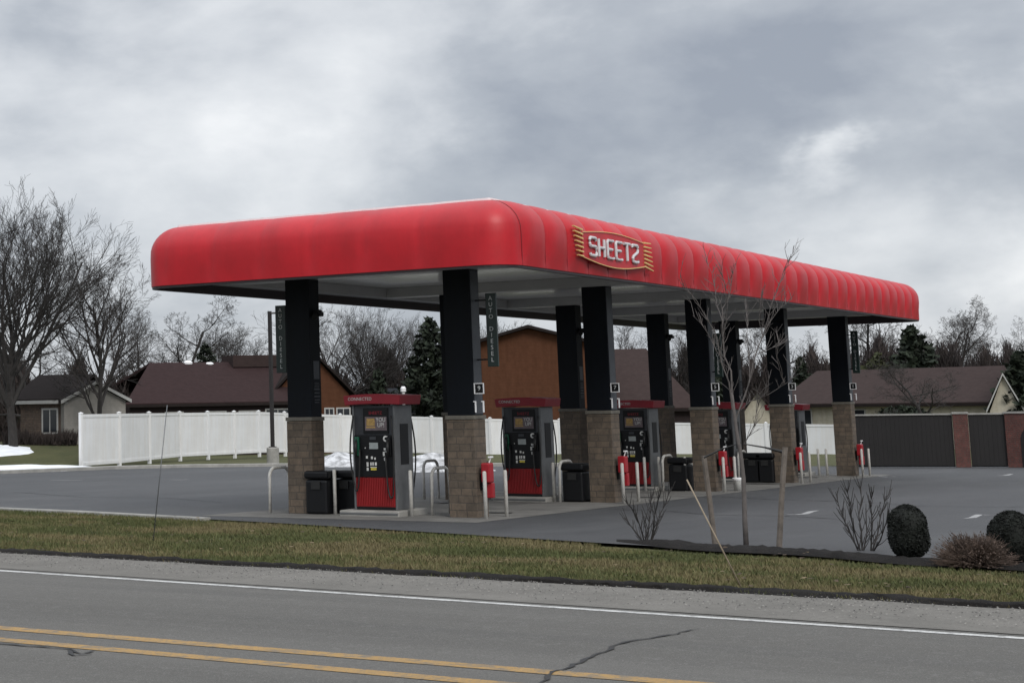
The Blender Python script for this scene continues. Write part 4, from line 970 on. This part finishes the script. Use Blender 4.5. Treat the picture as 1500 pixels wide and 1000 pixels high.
tree_at('vase',20,640,290,87,'big bare vase-shaped tree at the far left edge',.4,1.10,zb=at(24,652,87).z-.1)
tree_at('upright',146,600,372,88,'tall bare tree rising behind the left end of the white fence',1.1,1.15)
tree_at('wild',72,600,430,105,'bare tree between the two tall left trees, farther back',2.0,1.1)
tree_at('oak',262,600,432,150,'round-crowned bare tree above the maroon roof',2.3,1.2)
tree_at('oak',205,600,452,155,'round-crowned bare tree left of the maroon roof ridge',4.0,.95)
tree_at('thin',345,600,478,160,'bare tree just left of the lamp post',.3,1.1)
tree_at('thin',378,600,492,165,'smaller bare tree directly behind the lamp post',2.3,1.1)
tree_at('thin',505,600,446,135,'bare tree just right of the nearest back column',1.3,1.0)
tree_at('vase',548,600,455,140,'vase-shaped bare tree above the first pump',3.0,.9)
tree_at('thin',585,600,470,150,'slim bare tree left of the dark pine',5.1,.7)
tree_at('thin',742,600,470,170,'bare treetop left of the big orange gable peak',.9,1.1)
tree_at('thin',925,600,470,165,'bare treetop between the second front and fourth back columns',1.9,1.1)
tree_at('oak',998,600,470,160,'bare tree between the third front column and the fourth back column',.9,.8)
tree_at('wild',1092,600,455,165,'crooked bare tree behind the sapling',1.0,.9)
tree_at('wild',1185,600,455,165,'crooked bare tree left of the farthest front column',2.0,.95)
tree_at('wild',1283,600,430,165,'crooked bare tree right of the farthest front column',3.4,1.05)
tree_at('oak',1315,600,460,175,'bare tree under the far end of the canopy',5.2,1.0)
tree_at('oak',1402,600,440,170,'rounded bare tree on the right skyline',1.2,1.05)
tree_at('wild',1365,600,447,185,'bare tree behind the dark evergreen on the right',4.4,1)
tree_at('wild',1446,600,478,175,'low bare tree right of the rounded skyline tree',.2,1)
tree_at('wild',1378,600,520,104,'low spreading bare tree in front of the cream house, above the brick pier',1.5,1.5)
tree_at('wild',1510,600,430,120,'bare tree cut by the right edge',5.2,.75)
# conifers and dark shrubs: leafy clumps
def clump_mesh(seed,H,Rb,n,leaf,shape='cone',mt='pine',name='foliage'):
    rnd=random.Random(seed); m=MB()
    vs=[];fs=[]
    B=[]
    for q in range(95):
        t=(q+rnd.random())/95; ln=(1-t)**.72*rnd.uniform(.45,1.18)+.05
        B.append((H*(.05+.93*t),q*2.4+rnd.uniform(-.5,.5),Rb*ln))
    for i in range(n):
        if shape=='cone':
            z,a,L=B[min(94,int((1-math.sqrt(rnd.random()))*95))] if rnd.random()<.75 else B[rnd.randrange(95)]
            f=rnd.random()**.6; r=L*f; sp=.10*L+.10
            z=z-.22*L*f+.10*L*f*f+rnd.gauss(0,sp*.55); a_=a; c=Vector((r*math.cos(a_)+rnd.gauss(0,sp*.7),r*math.sin(a_)+rnd.gauss(0,sp*.7),max(.1,z)))
        else:
            z=H*rnd.random(); c_=(z/H-.5)*2; rmax=Rb*math.sqrt(max(.02,1-abs(c_)**2.6))
            a=rnd.uniform(0,2*PI); nn=noise.noise(Vector((math.cos(a)*1.6,math.sin(a)*1.6,z*1.1/ H*3+seed)))
            r=rmax*(rnd.random()**.35)*(1+.12*nn); c=Vector((r*math.cos(a),r*math.sin(a),z))
        u=Vector((rnd.uniform(-1,1),rnd.uniform(-1,1),rnd.uniform(-1,.6))).normalized(); v=u.cross(Vector((rnd.uniform(-1,1),rnd.uniform(-1,1),rnd.uniform(-1,1)))).normalized()
        s=leaf*rnd.uniform(.6,1.5); k=len(vs)
        vs+=[c-u*s-v*s*.3,c+u*s*.3-v*s*.4,c+u*s,c+v*s*.45]; fs.append((k,k+1,k+2,k+3))
    m.v=[tuple(v) for v in vs]; m.f=fs; m.m=[0]*len(fs)
    return m
def conifer(x,yt,D,w,label,mt='pine',seed=1,n=5000,leaf=.22,zb=None):
    a=at(x,600,D); z=G(a.x,a.y); H=at(x,yt,D).z-z
    o=empty('evergreen_tree',(a.x,a.y,z),label,'tree','evergreens behind the station')
    clump_mesh(seed,H,w,n,leaf).build('foliage',M[mt],o)
    t=MB(); t.tube([(0,0,-.3),(0,0,H*.95)],[H*.02,.02],8); t.build('trunk',M['bark'],o)
conifer(633,462,126,3.0,'tall ragged dark pine behind the first pump, left of the nearest front column',seed=5,n=5200,leaf=.26)
conifer(608,520,130,2.4,'shorter dark pine beside the tall pine',seed=6,n=2600,leaf=.24)
conifer(556,540,128,2.0,'small dark spruce between the bare trees above the first pump',seed=7,n=2200,leaf=.22)
conifer(303,500,140,2.6,'small dark spruce behind the maroon roof',seed=9,n=2400,leaf=.25)
conifer(1343,476,150,4.6,'broad dark evergreen on the right skyline',seed=12,n=6000,leaf=.32)
conifer(1290,518,150,3.6,'low olive evergreen beside the farthest column sign','pinel',seed=13,n=3000,leaf=.28)
conifer(1178,520,155,2.0,'narrow dark spruce left of the farthest front column',seed=14,n=2000,leaf=.25)
conifer(1060,545,150,3.0,'dark evergreen behind the sapling',seed=15,n=2200,leaf=.28)
conifer(1500,512,118,2.6,'dark evergreen at the right edge beside the white wing',seed=16,n=3600,leaf=.24)
# distant brush belt: too dense to count
def brush(name,path,h,n,label,seed,depth=12,zc=None):
    rnd=random.Random(seed); m=MB(); vs=[];fs=[]
    for i in range(n):
        t=rnd.random()*(len(path)-1); k=min(int(t),len(path)-2); a=path[k];b=path[k+1]; f=t-k
        x=a[0]+(b[0]-a[0])*f; D=a[1]+(b[1]-a[1])*f+rnd.uniform(0,depth); p=at(x,600,D); z0=G(p.x,p.y) if zc is None else zc
        hh=h*(.55+.45*noise.noise(Vector((x*.022,seed,0)))+.15*noise.noise(Vector((x*.09,seed,5))))
        zz_=rnd.random()**.8*hh
        c=Vector((p.x,p.y,z0+zz_)); u=Vector((rnd.uniform(-.5,.5),rnd.uniform(-.5,.5),1)).normalized(); s=rnd.uniform(.5,1.4)*min(1,h*.5+.05); w_=rnd.uniform(.015,.07)*min(1,h*.4+.2)
        v=Vector((rnd.uniform(-1,1),rnd.uniform(-1,1),0)).normalized()*w_
        q=len(vs); vs+=[c-v,c+v,c+u*s+v*.3,c+u*s-v*.3]; fs.append((q,q+1,q+2,q+3))
    m.v=[tuple(v) for v in vs]; m.f=fs; m.m=[0]*len(fs)
    return tag(m.build(name,M['brush']),kind='stuff',label=label)
brush('distant_brush',[(-60,112),(200,120)],8,26000,'dense brown winter brush behind the houses on the left',1)
brush('distant_brush',[(430,138),(600,140),(720,150)],10,24000,'reddish winter brush above the first pump',2)
brush('distant_brush',[(860,160),(1560,150),(2300,160)],12.2,125000,'dense dark winter woodland belt on the right behind the houses',3)
brush('thicket',[(5,89),(112,88.5)],.75,2600,'low brown thicket in front of the small house at the left',4,depth=1.5,zc=at(60,652,89).z-.1)
# ------------------------------------------------------------------ snow
def snow(name,cx,cy,rx,ry,h,label,mt,seed,rz=0):
    m=MB(); n=28; k=10; vs=[(0,0,h)]
    for j in range(1,k+1):
        t=j/k
        for i in range(n):
            a=2*PI*i/n; rr_=t*(1+.28*noise.noise(Vector((math.cos(a)*1.5,math.sin(a)*1.5,seed))))
            z=h*(1-t**2)*(1+.5*noise.noise(Vector((math.cos(a)*rr_*3,math.sin(a)*rr_*3,seed+4))))
            vs.append((rx*rr_*math.cos(a),ry*rr_*math.sin(a),max(z,0)-.02))
    fs=[(0,1+i,1+(i+1)%n) for i in range(n)]+[(1+(j-1)*n+i,1+j*n+i,1+j*n+(i+1)%n,1+(j-1)*n+(i+1)%n) for j in range(1,k) for i in range(n)]
    m.add(vs,fs); o=m.build(name,mt,smooth=True); o.location=(cx,cy,G(cx,cy)+.02); o.rotation_euler=(0,0,rz); return tag(o,label,'snow','patches of leftover snow')
def snow_px(x,y,rx,ry,h,label,mt,seed):
    p=gp(x,y); return snow('snow_patch' if h<.3 else 'snow_pile',p.x,p.y,rx,ry,h,label,mt,seed,CAM['yaw'])
snow_px(18,688,5.6,3.6,.16,'bright white snow patch on the grass at the left edge, nearer one',M['snow'],1)
p=at(-2,657,86.5); o=snow('snow_patch',p.x,p.y,3.4,2.2,.22,'white snow patch in front of the small house at the left edge',M['snow'],2,CAM['yaw']); o.location.z=p.z-.10; o.rotation_euler=(0,-.055,CAM['yaw'])
snow_px(505,682,2.5,1.9,.55,'white snow pile between the nearest back column and the first pump',M['dsnow'],3)
snow_px(628,689,2.5,2.2,.58,'dirty grey snow pile right of the first pump',M['dsnow'],6)
# ------------------------------------------------------------------ young tree with stakes
def sapling():
    D=math.hypot(24.16,7.40); rnd=random.Random(9)
    base=gp(1093,799); base.z=G(base.x,base.y)
    F=Vector((math.cos(CAM['yaw']-.25),math.sin(CAM['yaw']-.25),0))
    o=empty('young_tree',base,'bare young tree tied to two wooden stakes in the mulch bed','tree')
    def pl(pts,z0=0,z1=0):
        out=[]; n=len(pts)
        for i,(x,y) in enumerate(pts): out.append(at(x,y,D+z0+(z1-z0)*i/(n-1))-base)
        return out
    T=MB(); T.tube([Vector((0,0,-.05))]+pl([(1091,760),(1089,700),(1085,665),(1079,632),(1075,600),(1072,575)]),[.040,.035,.031,.028,.026,.023,.018],10); T.build('trunk',M['ybark'],o,smooth=True)
    C=MB()
    limbs=[([(1073,590),(1071,543),(1061,522),(1059,490),(1058,452),(1068,437),(1072,412),(1075,395)],.022,0,.3),
     ([(1073,600),(1068,560),(1058,535),(1047,485),(1037,470),(1021,441),(1003,421),(996,405)],.019,0,-.5),
     ([(1077,615),(1087,590),(1096,565),(1105,525),(1112,505),(1117,492),(1128,471),(1142,452),(1160,438)],.022,0,.4),
     ([(1117,495),(1124,470),(1130,445),(1139,425),(1147,400),(1157,378),(1162,370)],.012,.3,.6),
     ([(1086,600),(1098,588),(1110,583),(1125,578),(1155,559),(1165,545),(1174,533)],.013,0,-.4),
     ([(1090,650),(1097,638),(1104,624),(1108,605),(1112,590),(1118,580)],.012,0,-.2),
     ([(1058,470),(1050,445),(1047,420),(1043,400),(1032,378)],.010,0,.5),
     ([(1058,500),(1064,470),(1066,440),(1060,410),(1054,385)],.010,0,-.3),
     ([(1098,560),(1098,530),(1094,500),(1095,470),(1090,440)],.011,0,.4),
     ([(1060,528),(1050,515),(1038,490),(1028,475),(1015,462)],.009,0,.2),
     ([(1107,520),(1125,512),(1140,505),(1150,498)],.008,0,.2),
     ([(1117,493),(1112,470),(1114,440),(1120,415)],.009,.3,.1),
     ([(1150,562),(1143,545),(1138,525),(1140,505)],.007,-.3,-.5)]
    for pts,r,z0,z1 in limbs:
        P=pl(pts,z0,z1); n=len(P); C.tube(P,[max(.0026,.58*r*(1-.8*i/(n-1))) for i in range(n)],6,cap=False)
        for i in range(1,n):
            for k in range(4 if i>1 else 2):
                a=P[i-1].lerp(P[i],rnd.random()); d=(P[i]-P[i-1]).normalized(); s=Vector((rnd.uniform(-1,1),rnd.uniform(-1,1),rnd.uniform(-.1,.9)))
                dd=(d*.8+s*.8).normalized(); L=rnd.uniform(.10,.34); p=[a]
                for q in range(3):
                    dd=(dd+Vector((rnd.uniform(-.3,.3),rnd.uniform(-.3,.3),rnd.uniform(0,.25)))).normalized(); p.append(p[-1]+dd*L/3)
                C.tube(p,[.0045,.0038,.003,.002],4,cap=False)
                if rnd.random()<.6:
                    e=p[2]; dd=(dd+Vector((rnd.uniform(-1,1),rnd.uniform(-1,1),rnd.uniform(-.2,.6)))).normalized(); C.tube([e,e+dd*L*.5],[.003,.0018],3,cap=False)
    C.build('crown',M['ybark'],o)
    for (b_,t_,lab) in (((1140,802),(1150,656),'pale wooden tree stake right of the young tree'),((1048,797),(1031,668),'dark topped wooden tree stake left of the young tree')):
        p=gp(*b_); p.z=G(p.x,p.y); q=at(*t_,math.hypot(p.x,p.y))
        m=MB(); m.tube([(0,0,-.1),tuple((q-p)*.5),tuple(q-p)],[.040,.038,.037],8); m.tube([tuple(q-p),tuple(q-p+Vector((0,0,.008)))],.04,8)
        s=m.build('tree_stake',M['stakewood'],bevel=0); s.location=p; tag(s,lab,'stake','wooden stakes holding the young tree')
    m=MB(); a=at(1090,650,D)-base;b=at(1149,662,D-.1)-base; c=at(1120,655,D)-base
    m.tube([a,c,b],[.01,.013,.026],6); m.build('tie_strap',M['rubber'],o)
    m=MB(); a=at(1086,648,D)-base;b=at(1031,670,D)-base; c=at(1058,657,D)-base
    m.tube([a,c,b],[.008,.010,.016],6); m.build('tie_strap',M['rubber'],o)
sapling()
# bare shrubs
def shrub(bx_,by_,stems,label,seed,mt='bark'):
    base=gp(bx_,by_); base.z=G(base.x,base.y)+.05; D=math.hypot(base.x,base.y); rnd=random.Random(seed)
    o=empty('bare_shrub',base,label,'shrub','bare shrubs in the mulch bed')
    m=MB()
    for pts,dz in stems:
        P=[at(x,y,D+dz*i/max(1,len(pts)-1))-base for i,(x,y) in enumerate(pts)]; P[0].z=-.05; n=len(P)
        m.tube(P,[max(.0035,.0115*(1-.75*i/(n-1))) for i in range(n)],6,cap=False)
        for i in range(1,n):
            for k in range(5):
                a=P[i-1].lerp(P[i],rnd.random()); dd=((P[i]-P[i-1]).normalized()+Vector((rnd.uniform(-.8,.8),rnd.uniform(-.8,.8),rnd.uniform(0,.5)))).normalized(); L=rnd.uniform(.08,.24)
                m.tube([a,a+dd*L*.5,a+dd*L+Vector((0,0,.03))],[.006,.0045,.003],4,cap=False)
    m.build('branches',M[mt],o)
shrub(950,794,[([(942,794),(935,783),(926,772),(915,758)],.2),([(944,794),(939,775),(934,760),(926,745),(918,735)],-.3),([(948,794),(950,775),(952,755),(953,735),(956,722)],.3),([(953,794),(957,775),(959,755),(963,735),(968,718)],-.2),([(954,794),(962,770),(968,750),(975,738),(982,715)],.4),([(946,794),(946,775),(943,760)],.1)],'bare dark shrub at the left end of the mulch bed',3)
shrub(1264,806,[([(1257,806),(1248,785),(1238,765),(1230,745),(1224,720)],.2),([(1260,806),(1252,780),(1246,755),(1245,735),(1240,715)],-.3),([(1263,806),(1262,780),(1258,755),(1262,730),(1260,712)],.3),([(1276,808),(1277,780),(1277,755),(1275,735),(1280,718)],-.2),([(1278,808),(1285,785),(1290,755),(1296,735),(1305,716)],.4),([(1280,808),(1290,790),(1298,765),(1302,745)],-.4),([(1265,806),(1270,780),(1268,750)],.2)],'bare dark shrub left of the clipped round boxwood',5)
def ball(px_,py_,rx,H,label,seed):
    b=gp(px_,py_); b.z=G(b.x,b.y); o=empty('boxwood_shrub',b,label,'shrub','clipped dark boxwoods')
    clump_mesh(seed,H,rx,16000,.016,'ball').build('foliage',M['box'],o)
    m=MB(); n=24;k=14; vs=[]
    for j in range(k+1):
        z=H*(.03+.92*j/k); c_=(z/H-.5)*2; r=.90*rx*math.sqrt(max(.01,1-abs(c_)**2.6))
        for i in range(n):
            a=2*PI*i/n; q=r*(1+.05*noise.noise(Vector((math.cos(a)*3,math.sin(a)*3,z*4)))); vs.append((q*math.cos(a),q*math.sin(a),z))
    m.add(vs,[(j*n+i,j*n+(i+1)%n,(j+1)*n+(i+1)%n,(j+1)*n+i) for j in range(k) for i in range(n)]+[tuple(k*n+i for i in range(n))]); m.build('inner_foliage',M['box'],o,smooth=True)
    m=MB(); m.tube([(0,0,-.05),(0,0,H*.4)],.03,8); m.build('stem',M['bark'],o)
ball(1333,819,.245,.66,'clipped round dark boxwood right of the bare shrub',2)
ball(1486,827,.27,.62,'clipped dark boxwood at the right edge behind the brown shrub',4)
def fuzzy():
    b=gp(1428,829); b.z=G(b.x,b.y); o=empty('brown_shrub',b,'low brown twiggy shrub between the two dark boxwoods','shrub'); rnd=random.Random(6)
    m=MB()
    for i in range(3200):
        a=rnd.uniform(0,2*PI); el=rnd.uniform(.1,1.4); d=Vector((math.cos(a)*math.cos(el),math.sin(a)*math.cos(el),math.sin(el)*.95)); L=rnd.uniform(.22,.43)
        s=Vector((math.cos(a)*.1*rnd.random(),math.sin(a)*.1*rnd.random(),0)); p=[s,s+d*L*.55+Vector((rnd.uniform(-.04,.04),rnd.uniform(-.04,.04),0)),s+d*L*rnd.uniform(.9,1.1)+Vector((rnd.uniform(-.05,.05),rnd.uniform(-.05,.05),-.02))]
        m.tube(p,[.004,.003,.002],3,cap=False)
        if rnd.random()<.9:
            for kk in range(2):
                c=p[1].lerp(p[2],rnd.random()); u=Vector((rnd.uniform(-1,1),rnd.uniform(-1,1),rnd.uniform(-1,1))).normalized()*.013; v=Vector((rnd.uniform(-1,1),rnd.uniform(-1,1),rnd.uniform(-1,1))).normalized()*.010
                m.poly([c-u,c-v,c+u,c+v])
    m.build('twigs',M['rust'],o); 
fuzzy()
# marker rods
def rod(b_,t_,label,name,mt,r):
    p=gp(*b_); p.z=G(p.x,p.y); D=math.hypot(p.x,p.y); q=at(*t_,D)
    m=MB(); m.tube([(0,0,-.05),tuple(q-p)],[r,r*.9],8); o=m.build(name,M[mt],smooth=True); o.location=p; return tag(o,label,'marker rod')
rod((224,790),(245,593),'thin grey snow marker rod standing in the verge at the left','snow_marker','grey',.008)
rod((1088,858),(1006,702),'pale leaning rod stuck in the verge in front of the young tree','leaning_rod','pale',.009)
# small dark shrub in front of the cream house
p=at(1322,617,108); o=empty('low_bush',(p.x,p.y,G(p.x,p.y)),'low dark bush in front of the cream house, above the enclosure','shrub')
clump_mesh(33,2.6,1.9,1800,.16,'ball').build('foliage',M['pine'],o)
m=MB(); m.tube([(0,0,-.2),(0,0,1.2)],.06,6); m.build('stem',M['bark'],o)
# utility wires over the left trees
m=MB()
a=at(250,536,125);b=at(700,515,150)
m.tube([a.lerp(b,t/12)+Vector((0,0,-1.2*math.sin(PI*t/12))) for t in range(13)],.018,4)
o=m.build('overhead_wire',M['bark']); tag(o,'thin overhead wire crossing behind the columns above the first pump','wire')
